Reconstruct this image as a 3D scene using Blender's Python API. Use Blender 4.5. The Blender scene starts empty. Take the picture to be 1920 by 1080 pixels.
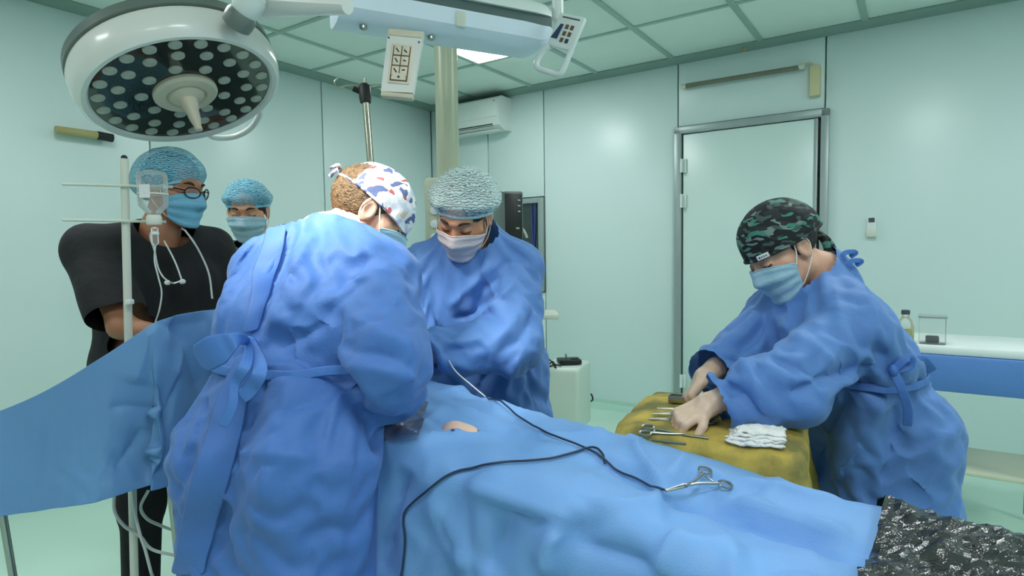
import bpy, bmesh, math, random
import numpy as np
from mathutils import Vector, Matrix
from mathutils.bvhtree import BVHTree
from mathutils import noise as mnoise

random.seed(7)
RNG = np.random.default_rng(11)
SC = bpy.context.scene
COL = SC.collection

# ------------------------------------------------------------------ camera
FPX = 1125.0
PITCH, ROLL, TH = math.radians(3.46), math.radians(.83), math.radians(34.1)
CAM = np.array([0, 0, 1.30])
CF = np.array([0, math.cos(PITCH), -math.sin(PITCH)])
_r0 = np.array([1., 0, 0]); _u0 = np.cross(_r0, CF)
CR = _r0*math.cos(ROLL) - _u0*math.sin(ROLL)
CU = _u0*math.cos(ROLL) + _r0*math.sin(ROLL)
cam = bpy.data.cameras.new('camera'); camo = bpy.data.objects.new('camera', cam); COL.objects.link(camo)
cam.sensor_width = 36; cam.lens = 36*FPX/1920; cam.clip_start = .02
camo.matrix_world = Matrix([[CR[0], CU[0], -CF[0], CAM[0]], [CR[1], CU[1], -CF[1], CAM[1]], [CR[2], CU[2], -CF[2], CAM[2]], [0, 0, 0, 1]])
SC.camera = camo

# ------------------------------------------------------------------ world, exposure
SC.view_settings.view_transform = 'Standard'; SC.view_settings.look = 'None'
SC.view_settings.gamma = 1; SC.view_settings.use_curve_mapping = False
SC.view_settings.exposure = -0.22
SC.cycles.max_bounces = 6; SC.cycles.diffuse_bounces = 4; SC.cycles.adaptive_threshold = .03; SC.cycles.glossy_bounces = 3; SC.cycles.transmission_bounces = 4; SC.cycles.transparent_max_bounces = 10; SC.cycles.caustics_reflective = False; SC.cycles.caustics_refractive = False
w = bpy.data.worlds.new('world'); SC.world = w; w.use_nodes = True
w.node_tree.nodes['Background'].inputs[0].default_value = (.86, 1.0, .97, 1)
w.node_tree.nodes['Background'].inputs[1].default_value = 0.17
PANEL_STRENGTH = 20.0
SPOT_WATTS = 290.0

# ------------------------------------------------------------------ frames
A = np.array([math.cos(TH), -math.sin(TH), 0]); B = np.array([math.sin(TH), math.cos(TH), 0]); UP = np.array([0, 0, 1.])
def at(px, py, Z): return CAM + Z*(CF + (px-960)/FPX*CR - (py-540)/FPX*CU)
def rayd(px, py):
    d = CF + (px-960)/FPX*CR - (py-540)/FPX*CU
    return d/np.linalg.norm(d)
def atz(px, py, z):
    r = CF + (px-960)/FPX*CR - (py-540)/FPX*CU
    return CAM + r*((z-CAM[2])/r[2])
def rm(X, Y, z): return A*X + B*Y + np.array([0, 0, z])
def V3(*a): return np.array(a, float)
def nrm(v): v = np.asarray(v, float); return v/np.linalg.norm(v)

# ------------------------------------------------------------------ materials
def lin(c):
    c = np.array(c, float)/255
    return tuple(np.where(c <= .04045, c/12.92, ((c+.055)/1.055)**2.4)) + (1.,)
MATS = {}
def pm(name, rgb, rough=.5, metal=0., var=.05, vscale=6., bump=0., bscale=40., sheen=0., trans=0., alpha=1., spec=.5, emit=None, fine=0., ior=None, coat=0., sub=0.):
    m = bpy.data.materials.new(name); m.use_nodes = True; nt = m.node_tree; N = nt.nodes; L = nt.links
    b = N['Principled BSDF']; c = lin(rgb)
    b.inputs['Roughness'].default_value = rough; b.inputs['Metallic'].default_value = metal
    b.inputs['Specular IOR Level'].default_value = spec; b.inputs['Alpha'].default_value = alpha
    b.inputs['Transmission Weight'].default_value = trans; b.inputs['Coat Weight'].default_value = coat
    if ior: b.inputs['IOR'].default_value = ior
    if sheen: b.inputs['Sheen Weight'].default_value = sheen
    if sub:
        b.inputs['Subsurface Weight'].default_value = sub; b.inputs['Subsurface Scale'].default_value = .01
        b.inputs['Subsurface Radius'].default_value = (1, .35, .2)
    tc = N.new('ShaderNodeTexCoord')
    nz = N.new('ShaderNodeTexNoise'); nz.inputs['Scale'].default_value = vscale; nz.inputs['Detail'].default_value = 1.5
    L.new(tc.outputs['Object'], nz.inputs['Vector'])
    rp = N.new('ShaderNodeValToRGB'); rp.color_ramp.elements[0].position = .3; rp.color_ramp.elements[1].position = .7
    rp.color_ramp.elements[0].color = tuple(x*(1-var) for x in c[:3])+(1,)
    rp.color_ramp.elements[1].color = tuple(min(1, x*(1+var)) for x in c[:3])+(1,)
    L.new(nz.outputs['Fac'], rp.inputs['Fac']); L.new(rp.outputs['Color'], b.inputs['Base Color'])
    if bump:
        n2 = N.new('ShaderNodeTexNoise'); n2.inputs['Scale'].default_value = bscale; n2.inputs['Detail'].default_value = 2
        L.new(tc.outputs['Object'], n2.inputs['Vector'])
        bp = N.new('ShaderNodeBump'); bp.inputs['Strength'].default_value = bump; bp.inputs['Distance'].default_value = .01
        L.new(n2.outputs['Fac'], bp.inputs['Height'])
        if fine:
            n3 = N.new('ShaderNodeTexNoise'); n3.inputs['Scale'].default_value = 350; n3.inputs['Detail'].default_value = 0; L.new(tc.outputs['Object'], n3.inputs['Vector'])
            b2 = N.new('ShaderNodeBump'); b2.inputs['Strength'].default_value = fine; b2.inputs['Distance'].default_value = .002
            L.new(n3.outputs['Fac'], b2.inputs['Height']); L.new(bp.outputs['Normal'], b2.inputs['Normal']); bp = b2
        L.new(bp.outputs['Normal'], b.inputs['Normal'])
    if emit:
        b.inputs['Emission Color'].default_value = lin(emit[0]); b.inputs['Emission Strength'].default_value = emit[1]
    m['c'] = 1; MATS[name] = m; m.use_nodes = True
    return m
def nodes(m): return m.node_tree.nodes, m.node_tree.links, m.node_tree.nodes['Principled BSDF']

pm('wall', (214, 232, 230), .32, var=.012, vscale=1.2)
pm('ceil', (228, 240, 233), .5, var=.015)
pm('grid', (164, 188, 178), .45, var=.03)
pm('trim', (134, 158, 150), .4, var=.03)
pm('seam', (160, 186, 178), .5)
pm('floor', (196, 228, 212), .18, var=.03, vscale=2)
pm('alu', (158, 172, 170), .35, metal=.25, var=.03)
pm('door', (212, 232, 226), .3, var=.012, vscale=1.5)
pm('black', (16, 18, 20), .4, var=.1)
pm('blackrubber', (24, 26, 28), .55)
pm('white', (226, 234, 230), .32, var=.015)
pm('offwhite', (214, 218, 204), .4, var=.02)
pm('cream', (212, 202, 160), .45, var=.03)
pm('beige', (196, 202, 176), .42, var=.03)
pm('polecream', (190, 196, 168), .3, var=.03)
pm('lampwhite', (236, 236, 230), .25, var=.01, coat=.3)
pm('lampgrey', (110, 122, 116), .4)
pm('lampglass', (40, 46, 44), .1, var=.2, vscale=5, coat=.5)
pm('lens', (176, 180, 168), .3, var=.1, vscale=60)
pm('lampcream', (214, 206, 184), .4)
pm('boomblue', (226, 238, 250), .35, var=.02)
pm('boomdark', (84, 104, 102), .5)
pm('chrome', (190, 186, 168), .22, metal=.9)
pm('steel', (170, 172, 165), .28, metal=.95, var=.06)
pm('keybrown', (110, 84, 62), .5)
pm('keycream', (232, 220, 198), .5)
pm('screenblue', (50, 66, 100), .25)
pm('glassdark', (52, 66, 64), .08, var=.25, vscale=3, coat=.4)
pm('bluereflection', (44, 62, 120), .4)
pm('gown', (72, 120, 194), .62, var=.05, vscale=5, bump=.12, bscale=30, fine=.3, sheen=.15)
pm('gown2', (90, 138, 206), .62, var=.05, vscale=5, bump=.12, bscale=30, fine=.3, sheen=.15)  # same fabric as gown; extra light on its wearers put into the colour
pm('tie', (74, 122, 196), .6, var=.05, bump=.2, bscale=50)
pm('drape', (122, 173, 233), .55, var=.05, vscale=4, bump=.05, bscale=24, fine=.25, sheen=.1)
pm('drapescreen', (110, 160, 210), .58, var=.06, vscale=4, bump=.1, bscale=24, fine=.25)
pm('skin', (204, 146, 112), .5, var=.08, vscale=30, bump=.1, bscale=120)
pm('skinpale', (222, 172, 146), .5, var=.07, vscale=30, bump=.1, bscale=120)
pm('skindark', (176, 122, 90), .5, var=.08, vscale=30, bump=.1, bscale=120)
pm('belly', (236, 196, 174), .5, var=.08, vscale=25)
pm('hairbrown', (104, 82, 54), .6, var=.45, vscale=120, bump=.6, bscale=260)
pm('hairdark', (38, 30, 26), .55, var=.35, vscale=90, bump=.5, bscale=200)
pm('maskblue', (118, 184, 214), .6, var=.04, bump=.15, bscale=90)
pm('maskpale', (168, 206, 220), .6, var=.04, bump=.15, bscale=90)
pm('maskwhite', (226, 210, 208), .6, var=.04, bump=.2, bscale=60)
pm('strap', (226, 226, 216), .6)
pm('scrubs', (24, 25, 27), .85, var=.2, vscale=10, bump=.4, bscale=30)
pm('scrubgreen', (52, 78, 72), .8, var=.1, bump=.3, bscale=30)
pm('trousers', (40, 66, 118), .8, var=.1, bump=.3, bscale=30)
pm('shoe', (225, 228, 226), .5)
pm('glove', (226, 194, 168), .42, var=.06, vscale=40, bump=.25, bscale=70)
pm('glovebrown', (140, 96, 66), .4, var=.12, vscale=40, bump=.3, bscale=70)
pm('cable', (34, 52, 78), .45)
pm('cablewhite', (206, 212, 206), .45)
pm('cableblack', (22, 24, 26), .5)
pm('gauze', (240, 240, 234), .9, var=.03, bump=.6, bscale=120)
pm('tagwhite', (226, 228, 226), .7)
pm('print', (70, 76, 84), .6)
pm('blood', (150, 44, 60), .4)
pm('pipe', (170, 160, 110), .4)
pm('cabinet', (206, 220, 208), .35, var=.02)
pm('liquid', (214, 206, 130), .2, var=.05)
pm('uvtube', (120, 120, 104), .3, var=.08)

def fabric_translucent(name, t):
    m = MATS[name]; N, L, b = nodes(m)
    tr = N.new('ShaderNodeBsdfTranslucent'); mx = N.new('ShaderNodeMixShader'); mx.inputs[0].default_value = t
    L.new(b.inputs['Base Color'].links[0].from_socket, tr.inputs['Color'])
    out = N['Material Output']; L.new(b.outputs[0], mx.inputs[1]); L.new(tr.outputs[0], mx.inputs[2]); L.new(mx.outputs[0], out.inputs[0])
for k in ('gown', 'gown2', 'drape', 'drapescreen'): fabric_translucent(k, .1)

def glassy(name, rgb, fac, rough=.05):
    m = bpy.data.materials.new(name); m.use_nodes = True; N = m.node_tree.nodes; L = m.node_tree.links
    b = N['Principled BSDF']; b.inputs['Base Color'].default_value = lin(rgb); b.inputs['Roughness'].default_value = rough
    t = N.new('ShaderNodeBsdfTransparent'); t.inputs[0].default_value = lin(tuple(min(255, 225+x*.12) for x in rgb))
    mx = N.new('ShaderNodeMixShader'); fr = N.new('ShaderNodeFresnel'); fr.inputs[0].default_value = 1.45
    ad = N.new('ShaderNodeMath'); ad.operation = 'ADD'; ad.inputs[1].default_value = fac; ad.use_clamp = True
    L.new(fr.outputs[0], ad.inputs[0]); L.new(ad.outputs[0], mx.inputs[0]); L.new(t.outputs[0], mx.inputs[1]); L.new(b.outputs[0], mx.inputs[2])
    L.new(mx.outputs[0], N['Material Output'].inputs[0]); MATS[name] = m
glassy('clear', (245, 250, 248), .06, .12); glassy('film', (96, 108, 134), .2, .12); glassy('bagplastic', (150, 160, 166), .55, .2)

def bouffant_mat(name, rgb, lo, hi, scale):
    m = pm(name, rgb, .7, var=.06, vscale=20, bump=.3, bscale=60)
    N, L, b = nodes(m); tc = N.new('ShaderNodeTexCoord')
    wv = N.new('ShaderNodeTexWave'); wv.inputs['Scale'].default_value = scale; wv.inputs['Distortion'].default_value = 9
    wv.inputs['Detail'].default_value = 2; wv.inputs['Detail Scale'].default_value = 1.5; wv.bands_direction = 'Z'
    L.new(tc.outputs['Object'], wv.inputs['Vector'])
    mr = N.new('ShaderNodeMapRange'); mr.inputs['To Min'].default_value = lo; mr.inputs['To Max'].default_value = hi
    L.new(wv.outputs['Fac'], mr.inputs['Value']); L.new(mr.outputs['Result'], b.inputs['Alpha'])
bouffant_mat('bouffantblue', (130, 198, 220), .30, .95, 44)
bouffant_mat('bouffantpale', (206, 228, 228), .28, .92, 40)
pm('bandblue', (132, 200, 220), .7, bump=.3); pm('bandpale', (190, 224, 228), .7, bump=.3)

def print_mat(name, stops, scale, stretch, rot, dist=.35):
    m = pm(name, (255, 255, 255), .8, bump=.2, bscale=60); N, L, b = nodes(m)
    tc = N.new('ShaderNodeTexCoord'); mp = N.new('ShaderNodeMapping'); mp.inputs['Scale'].default_value = stretch; mp.inputs['Rotation'].default_value = rot
    nz = N.new('ShaderNodeTexNoise'); nz.inputs['Scale'].default_value = 18; mxv = N.new('ShaderNodeMixRGB'); mxv.blend_type = 'ADD'; mxv.inputs[0].default_value = dist*.06
    L.new(tc.outputs['Object'], nz.inputs['Vector']); L.new(tc.outputs['Object'], mxv.inputs[1]); L.new(nz.outputs['Color'], mxv.inputs[2])
    L.new(mxv.outputs[0], mp.inputs['Vector'])
    vo = N.new('ShaderNodeTexVoronoi'); vo.inputs['Scale'].default_value = scale; L.new(mp.outputs[0], vo.inputs['Vector'])
    rp = N.new('ShaderNodeValToRGB'); cr = rp.color_ramp; cr.interpolation = 'CONSTANT'
    while len(cr.elements) < len(stops): cr.elements.new(.5)
    for e, (p, c) in zip(cr.elements, stops): e.position = p; e.color = lin(c)
    sp = N.new('ShaderNodeSeparateColor'); L.new(vo.outputs['Color'], sp.inputs[0]); L.new(sp.outputs[0], rp.inputs['Fac'])
    L.new(rp.outputs['Color'], b.inputs['Base Color'])
print_mat('capfloral', [(0, (238, 238, 240)), (.44, (206, 214, 232)), (.62, (92, 106, 150)), (.80, (226, 226, 234)), (.91, (186, 96, 104)), (.96, (222, 196, 172))], 48, (1, 1, 1.7), (.5, .6, .3), 1.0)
print_mat('capleaf', [(0, (18, 22, 24)), (.36, (34, 42, 42)), (.52, (66, 84, 80)), (.66, (20, 26, 28)), (.78, (62, 128, 112)), (.90, (112, 136, 130))], 46, (1, 1, 2.6), (.9, .5, .2), .8)
def mottled(name, stops, scale, rough):
    m = pm(name, (255, 255, 255), rough, bump=.35, bscale=30, fine=.3); N, L, b = nodes(m)
    tc = N.new('ShaderNodeTexCoord'); nz = N.new('ShaderNodeTexNoise'); nz.inputs['Scale'].default_value = scale; nz.inputs['Detail'].default_value = 6
    rp = N.new('ShaderNodeValToRGB'); cr = rp.color_ramp
    while len(cr.elements) < len(stops): cr.elements.new(.5)
    for e, (p, c) in zip(cr.elements, stops): e.position = p; e.color = lin(c)
    L.new(tc.outputs['Object'], nz.inputs['Vector']); L.new(nz.outputs['Fac'], rp.inputs['Fac']); L.new(rp.outputs['Color'], b.inputs['Base Color'])
mottled('yellowcloth', [(.34, (124, 118, 68)), (.5, (182, 160, 76)), (.66, (214, 186, 86))], 11, .85)
mottled('foil', [(.3, (22, 24, 24)), (.7, (48, 50, 48))], 12, .22)
nodes(MATS['foil'])[2].inputs['Specular IOR Level'].default_value = 1.0

# ------------------------------------------------------------------ object helpers
def tag(o, label=None, cat=None, group=None, kind=None):
    if label: o['label'] = label
    if cat: o['category'] = cat
    if group: o['group'] = group
    if kind: o['kind'] = kind
    return o
def wloc(o):
    l = np.zeros(3)
    while o is not None:
        l = l + np.array(o.location); o = o.parent
    return l
def thing(name, loc, label, cat, group=None):
    o = bpy.data.objects.new(name, None); COL.objects.link(o); o.location = loc; o.empty_display_size = .05
    return tag(o, label, cat, group)
def mesh(name, V, Fc, m, parent=None, smooth=True, loc=None, sub=0, solid=0.):
    V = np.asarray(V, float)
    if parent is not None: off = wloc(parent); l = (0, 0, 0)
    else:
        l = np.array(loc if loc is not None else (V.min(0)+V.max(0))/2*np.array([1, 1, 0])+np.array([0, 0, V[:, 2].min()])); off = l
    me = bpy.data.meshes.new(name); me.from_pydata((V-off).tolist(), [], [tuple(int(i) for i in f) for f in Fc])
    me.validate(); me.update()
    if smooth: me.polygons.foreach_set('use_smooth', [True]*len(me.polygons))
    o = bpy.data.objects.new(name, me); COL.objects.link(o); o.location = l; o.parent = parent
    me.materials.append(MATS[m] if isinstance(m, str) else m)
    if solid:
        s = o.modifiers.new('solid', 'SOLIDIFY'); s.thickness = solid; s.offset = 0
    if sub:
        s = o.modifiers.new('sub', 'SUBSURF'); s.levels = sub; s.render_levels = sub
    return o
def share(name, src, parent, loc):
    o = bpy.data.objects.new(name, src.data); COL.objects.link(o); o.parent = parent; o.location = loc
    return o

class MB:
    def __init__(s): s.v = []; s.f = []; s.n = 0
    def add(s, V, Fc):
        V = np.asarray(V, float); s.v.append(V); s.f += [tuple(i+s.n for i in f) for f in Fc]; s.n += len(V); return s
    def box(s, c, size, ax=None, bev=0., seg=2):
        bm = bmesh.new(); bmesh.ops.create_cube(bm, size=1)
        for v in bm.verts: v.co = Vector((v.co.x*size[0], v.co.y*size[1], v.co.z*size[2]))
        if bev: bmesh.ops.bevel(bm, geom=list(bm.edges), offset=min(bev, min(size)*.49), segments=seg, profile=.5, affect='EDGES')
        bm.verts.ensure_lookup_table()
        V = np.array([v.co[:] for v in bm.verts]); Fc = [[v.index for v in f.verts] for f in bm.faces]; bm.free()
        if ax is not None: V = V @ np.array(ax)
        return s.add(V+np.array(c), Fc)
    def tube(s, path, r, seg=10, cap=True):
        path = np.asarray(path, float); n = len(path); r = np.broadcast_to(np.asarray(r, float), (n,))
        T = np.gradient(path, axis=0); T /= np.linalg.norm(T, axis=1)[:, None]+1e-12
        u = np.cross(T[0], [0, 0, 1.]);
        if np.linalg.norm(u) < 1e-3: u = np.cross(T[0], [1., 0, 0])
        V = []
        for i in range(n):
            u = u - T[i]*(u@T[i]); u /= np.linalg.norm(u); w_ = np.cross(T[i], u)
            for k in range(seg):
                a = 2*math.pi*k/seg; V.append(path[i]+r[i]*(math.cos(a)*u+math.sin(a)*w_))
        Fc = [(i*seg+k, i*seg+(k+1) % seg, (i+1)*seg+(k+1) % seg, (i+1)*seg+k) for i in range(n-1) for k in range(seg)]
        if cap: Fc += [tuple(range(seg))[::-1], tuple((n-1)*seg+k for k in range(seg))]
        return s.add(V, Fc)
    def lathe(s, prof, o, ax, seg=32, close=True):
        ax = nrm(ax); u = np.cross(ax, [0, 0, 1.])
        if np.linalg.norm(u) < 1e-3: u = np.array([1., 0, 0])
        u = nrm(u); w_ = np.cross(ax, u); o = np.array(o, float); V = []
        for (r, h) in prof:
            for k in range(seg):
                a = 2*math.pi*k/seg; V.append(o+ax*h+r*(math.cos(a)*u+math.sin(a)*w_))
        n = len(prof)
        Fc = [(i*seg+k, i*seg+(k+1) % seg, (i+1)*seg+(k+1) % seg, (i+1)*seg+k) for i in range(n-1) for k in range(seg)]
        if close: Fc += [tuple(range(seg))[::-1], tuple((n-1)*seg+k for k in range(seg))]
        return s.add(V, Fc)
    def extrude(s, poly, o, e1, e2, d, scale_end=1.):
        poly = np.asarray(poly, float); n = len(poly); o = np.array(o, float)
        V0 = o+poly[:, :1]*e1+poly[:, 1:]*e2; V1 = o+d+scale_end*(poly[:, :1]*e1+poly[:, 1:]*e2)
        Fc = [(i, (i+1) % n, n+(i+1) % n, n+i) for i in range(n)] + [tuple(range(n))[::-1], tuple(range(n, 2*n))]
        return s.add(np.vstack([V0, V1]), Fc)
    def build(s, name, m, parent=None, smooth=True, **k):
        o = mesh(name, np.vstack(s.v), s.f, m, parent, smooth, **k)
        if smooth: o.data.set_sharp_from_angle(angle=math.radians(38))
        return o
def curve_pts(pts, n=60):
    pts = np.asarray(pts, float); m = len(pts); P = np.vstack([2*pts[0]-pts[1], pts, 2*pts[-1]-pts[-2]])
    out = []
    for t in np.linspace(0, m-1-1e-6, n):
        i = int(t); u = t-i; p0, p1, p2, p3 = P[i:i+4]
        out.append(.5*((2*p1)+(-p0+p2)*u+(2*p0-5*p1+4*p2-p3)*u*u+(-p0+3*p1-3*p2+p3)*u**3))
    return np.array(out)
RAX = np.array([A, B, UP])      # rows: local axes of the room

# ------------------------------------------------------------------ sdf toolkit
def d_rc(P, a, b, ra, rb):
    pa = P-a; ba = b-a; h = np.clip(pa@ba/(ba@ba+1e-12), 0, 1); return np.linalg.norm(pa-h[:, None]*ba, axis=1)-(ra+(rb-ra)*h)
def d_ell(P, c, r, M=None):
    q = P-c
    if M is not None: q = q@M
    k0 = np.linalg.norm(q/r, axis=1); k1 = np.linalg.norm(q/(np.asarray(r)**2), axis=1); return k0*(k0-1)/np.maximum(k1, 1e-9)
def d_box(P, c, h, ax, r):
    q = np.abs((P-c)@np.array(ax).T)-(np.array(h)-r); return np.linalg.norm(np.maximum(q, 0), axis=1)+np.minimum(q.max(1), 0)-r
def smin(a, b, k):
    h = np.clip(.5+.5*(b-a)/k, 0, 1); return b+(a-b)*h-k*h*(1-h)
def smax(a, b, k): return -smin(-a, -b, k)
def cones(lst, k=.03):
    def fn(P):
        d = None
        for (a, b, ra, rb) in lst:
            e = d_rc(P, a, b, ra, rb); d = e if d is None else (smin(d, e, k) if k else np.minimum(d, e))
        return d
    return fn
def bounds(lst, pad):
    pts = np.vstack([np.vstack([np.array(a)-ra, np.array(a)+ra, np.array(b)-rb, np.array(b)+rb]) for a, b, ra, rb in lst])
    return pts.min(0)-pad, pts.max(0)+pad
def sdf_mesh(fn, lo, hi, cell, project=2):
    lo = np.array(lo, float); n = np.ceil((np.array(hi)-lo)/cell).astype(int)+1
    g = [lo[i]+cell*np.arange(n[i]) for i in range(3)]
    X = np.stack(np.meshgrid(*g, indexing='ij'), -1).reshape(-1, 3)
    d = np.concatenate([fn(X[i:i+400000]) for i in range(0, len(X), 400000)]).reshape(n)
    nc = n-1; acc = np.zeros(tuple(nc)+(3,)); cnt = np.zeros(tuple(nc))
    def cor(o): return d[o[0]:o[0]+nc[0], o[1]:o[1]+nc[1], o[2]:o[2]+nc[2]]
    for ax in range(3):
        o1, o2 = [i for i in range(3) if i != ax]
        for p in (0, 1):
            for q in (0, 1):
                a = [0, 0, 0]; a[o1] = p; a[o2] = q; b = list(a); b[ax] = 1
                da, db = cor(a), cor(b); m = (da < 0) != (db < 0)
                t = np.where(m, da/np.where(m, da-db, 1), 0)
                acc[..., ax] += np.where(m, t, 0); acc[..., o1] += np.where(m, p, 0); acc[..., o2] += np.where(m, q, 0); cnt += m
    act = cnt > 0; idx = -np.ones(tuple(nc), int); idx[act] = np.arange(act.sum())
    V = (acc[act]/cnt[act][:, None]+np.argwhere(act))*cell+lo
    Q = []
    for ax in range(3):
        o1, o2 = (ax+1) % 3, (ax+2) % 3
        sl0 = [slice(None)]*3; sl1 = [slice(None)]*3; sl0[ax] = slice(0, -1); sl1[ax] = slice(1, None)
        da, db = d[tuple(sl0)], d[tuple(sl1)]; m = (da < 0) != (db < 0)
        e = np.argwhere(m)
        ok = (e[:, o1] > 0) & (e[:, o2] > 0) & (e[:, o1] < nc[o1]) & (e[:, o2] < nc[o2]); e = e[ok]
        flip = da[tuple(e.T)] < 0
        def cid(u, v_):
            f = e.copy(); f[:, o1] -= u; f[:, o2] -= v_; return idx[tuple(f.T)]
        q = np.stack([cid(1, 1), cid(0, 1), cid(0, 0), cid(1, 0)], 1); q[~flip] = q[~flip][:, ::-1]
        Q.append(q)
    Q = np.vstack(Q); Q = Q[(Q >= 0).all(1)]
    for _ in range(project):
        dd = fn(V); gr = grad(fn, V, dd); V = V-np.clip(dd, -cell, cell)[:, None]*gr*.8
    return V, Q
def grad(fn, V, d0=None, e=.002):
    if d0 is None: d0 = fn(V)
    g = np.stack([fn(V+np.eye(3)[i]*e)-d0 for i in range(3)], 1)
    return g/(np.linalg.norm(g, axis=1)[:, None]+1e-9)
def drop(V, Q, mask):           # delete verts where mask
    Q = Q[~mask[Q].any(1)]; used = np.zeros(len(V), bool); used[Q.ravel()] = True
    re = np.cumsum(used)-1
    return V[used], re[Q], used
def vnormals(V, Q):
    n = np.cross(V[Q[:, 2]]-V[Q[:, 0]], V[Q[:, 3]]-V[Q[:, 1]]); N = np.zeros_like(V)
    for k in range(4): np.add.at(N, Q[:, k], n)
    return N/(np.linalg.norm(N, axis=1)[:, None]+1e-12)
def smooth(V, Q, it=1, lam=.5, keep=None):
    E = np.vstack([Q[:, [0, 1]], Q[:, [1, 2]], Q[:, [2, 3]], Q[:, [3, 0]]]); E = np.vstack([E, E[:, ::-1]])
    o = np.argsort(E[:, 0], kind='stable'); a = E[o, 0]; b = E[o, 1]; u, st, c = np.unique(a, return_index=True, return_counts=True)
    for _ in range(it):
        m = np.add.reduceat(V[b], st, axis=0)/c[:, None]; W = V.copy(); W[u] += lam*(m-V[u])
        if keep is not None: W[keep] = V[keep]
        V = W
    return V

def smooth_border(V, Q, it=6):
    E = np.vstack([Q[:, [0, 1]], Q[:, [1, 2]], Q[:, [2, 3]], Q[:, [3, 0]]]); Es = np.sort(E, 1); key = Es[:, 0].astype(np.int64)*len(V)+Es[:, 1]; uk, cn = np.unique(key, return_counts=True)
    b = uk[cn == 1]; a, c = b//len(V), b % len(V); E2 = np.vstack([np.stack([a, c], 1), np.stack([c, a], 1)]); o = np.argsort(E2[:, 0], kind='stable'); x, y = E2[o].T
    u, st, n = np.unique(x, return_index=True, return_counts=True); V = V.copy()
    for _ in range(it): V[u] += .6*(np.add.reduceat(V[y], st, axis=0)/n[:, None]-V[u])
    return V
def cloth(V, Q, sdf, steps=80, iters=8, stretch=1.03, grav=.0012, bend=.25, pins=None, margin=.006, hug=None, hugto=.012, hugk=.35, fric=.5, damp=.94, seed=.002, rest=None, moves=None, mem=0.):
    V = V.copy(); R = V if rest is None else rest
    E = np.vstack([Q[:, [0, 1]], Q[:, [1, 2]], Q[:, [2, 3]], Q[:, [3, 0]]]); Es = np.sort(E, 1)
    key = Es[:, 0].astype(np.int64)*len(V)+Es[:, 1]
    o = np.argsort(key, kind='stable'); ks = key[o]; same = np.flatnonzero(ks[1:] == ks[:-1])
    e1, e2 = o[same], o[same+1]; nq = len(Q)
    def opp(e):     # (far vert next to start, far vert next to end) of the quad edge
        q = e % nq; k = e//nq; return Q[q, (k+3) % 4], Q[q, (k+2) % 4], Q[q, k]
    a1, b1, s1 = opp(e1); a2, b2, s2 = opp(e2); fl = s1 != s2
    x = np.where(fl, b2, a2); y = np.where(fl, a2, b2)
    bendp = np.vstack([np.stack([a1, x], 1), np.stack([b1, y], 1)]); bendp = bendp[bendp[:, 0] != bendp[:, 1]]
    ue = np.unique(key); st_ = np.stack([ue//len(V), ue % len(V)], 1)
    dg = np.vstack([Q[:, [0, 2]], Q[:, [1, 3]]])
    Call = np.vstack([st_, dg, bendp]); W = np.concatenate([np.full(len(st_), 1.), np.full(len(dg), .6), np.full(len(bendp), bend)])
    L0 = np.linalg.norm(R[Call[:, 0]]-R[Call[:, 1]], axis=1)*stretch
    i, j = Call.T; ids = np.concatenate([i, j]); od = np.argsort(ids, kind='stable'); u, stt = np.unique(ids[od], return_index=True)
    wsum = np.add.reduceat(np.concatenate([W, W])[od], stt)
    free = np.ones(len(V)); V0 = V.copy()
    if pins is not None: free[pins] = 0
    V = V+RNG.normal(0, seed, V.shape)*free[:, None]; Vp = V.copy(); fr = free[u][:, None]
    for s in range(steps):
        vel = (V-Vp)*damp; Vp = V.copy(); V = V+(vel+np.array([0, 0, -grav]))*free[:, None]
        if mem: V += (V0-V)*mem*free[:, None]
        if moves is not None: moves(s, V)
        for _ in range(iters):
            dv = V[j]-V[i]; l = np.linalg.norm(dv, axis=1)+1e-9
            c = (.5*W*(l-L0)/l)[:, None]*dv
            acc = np.add.reduceat(np.concatenate([c, -c])[od], stt, axis=0)/wsum[:, None]
            V[u] += 1.35*acc*fr
        if hug is not None:
            d = sdf(V[hug]); n = grad(sdf, V[hug], d); V[hug] -= n*(np.maximum(d-hugto, 0)*hugk)[:, None]
        d = sdf(V); m = np.flatnonzero((d < margin) & (free > 0))
        if len(m):
            n = grad(sdf, V[m], d[m]); V[m] += n*(margin-d[m])[:, None]; Vp[m] += (V[m]-Vp[m])*fric
    return V

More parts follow.
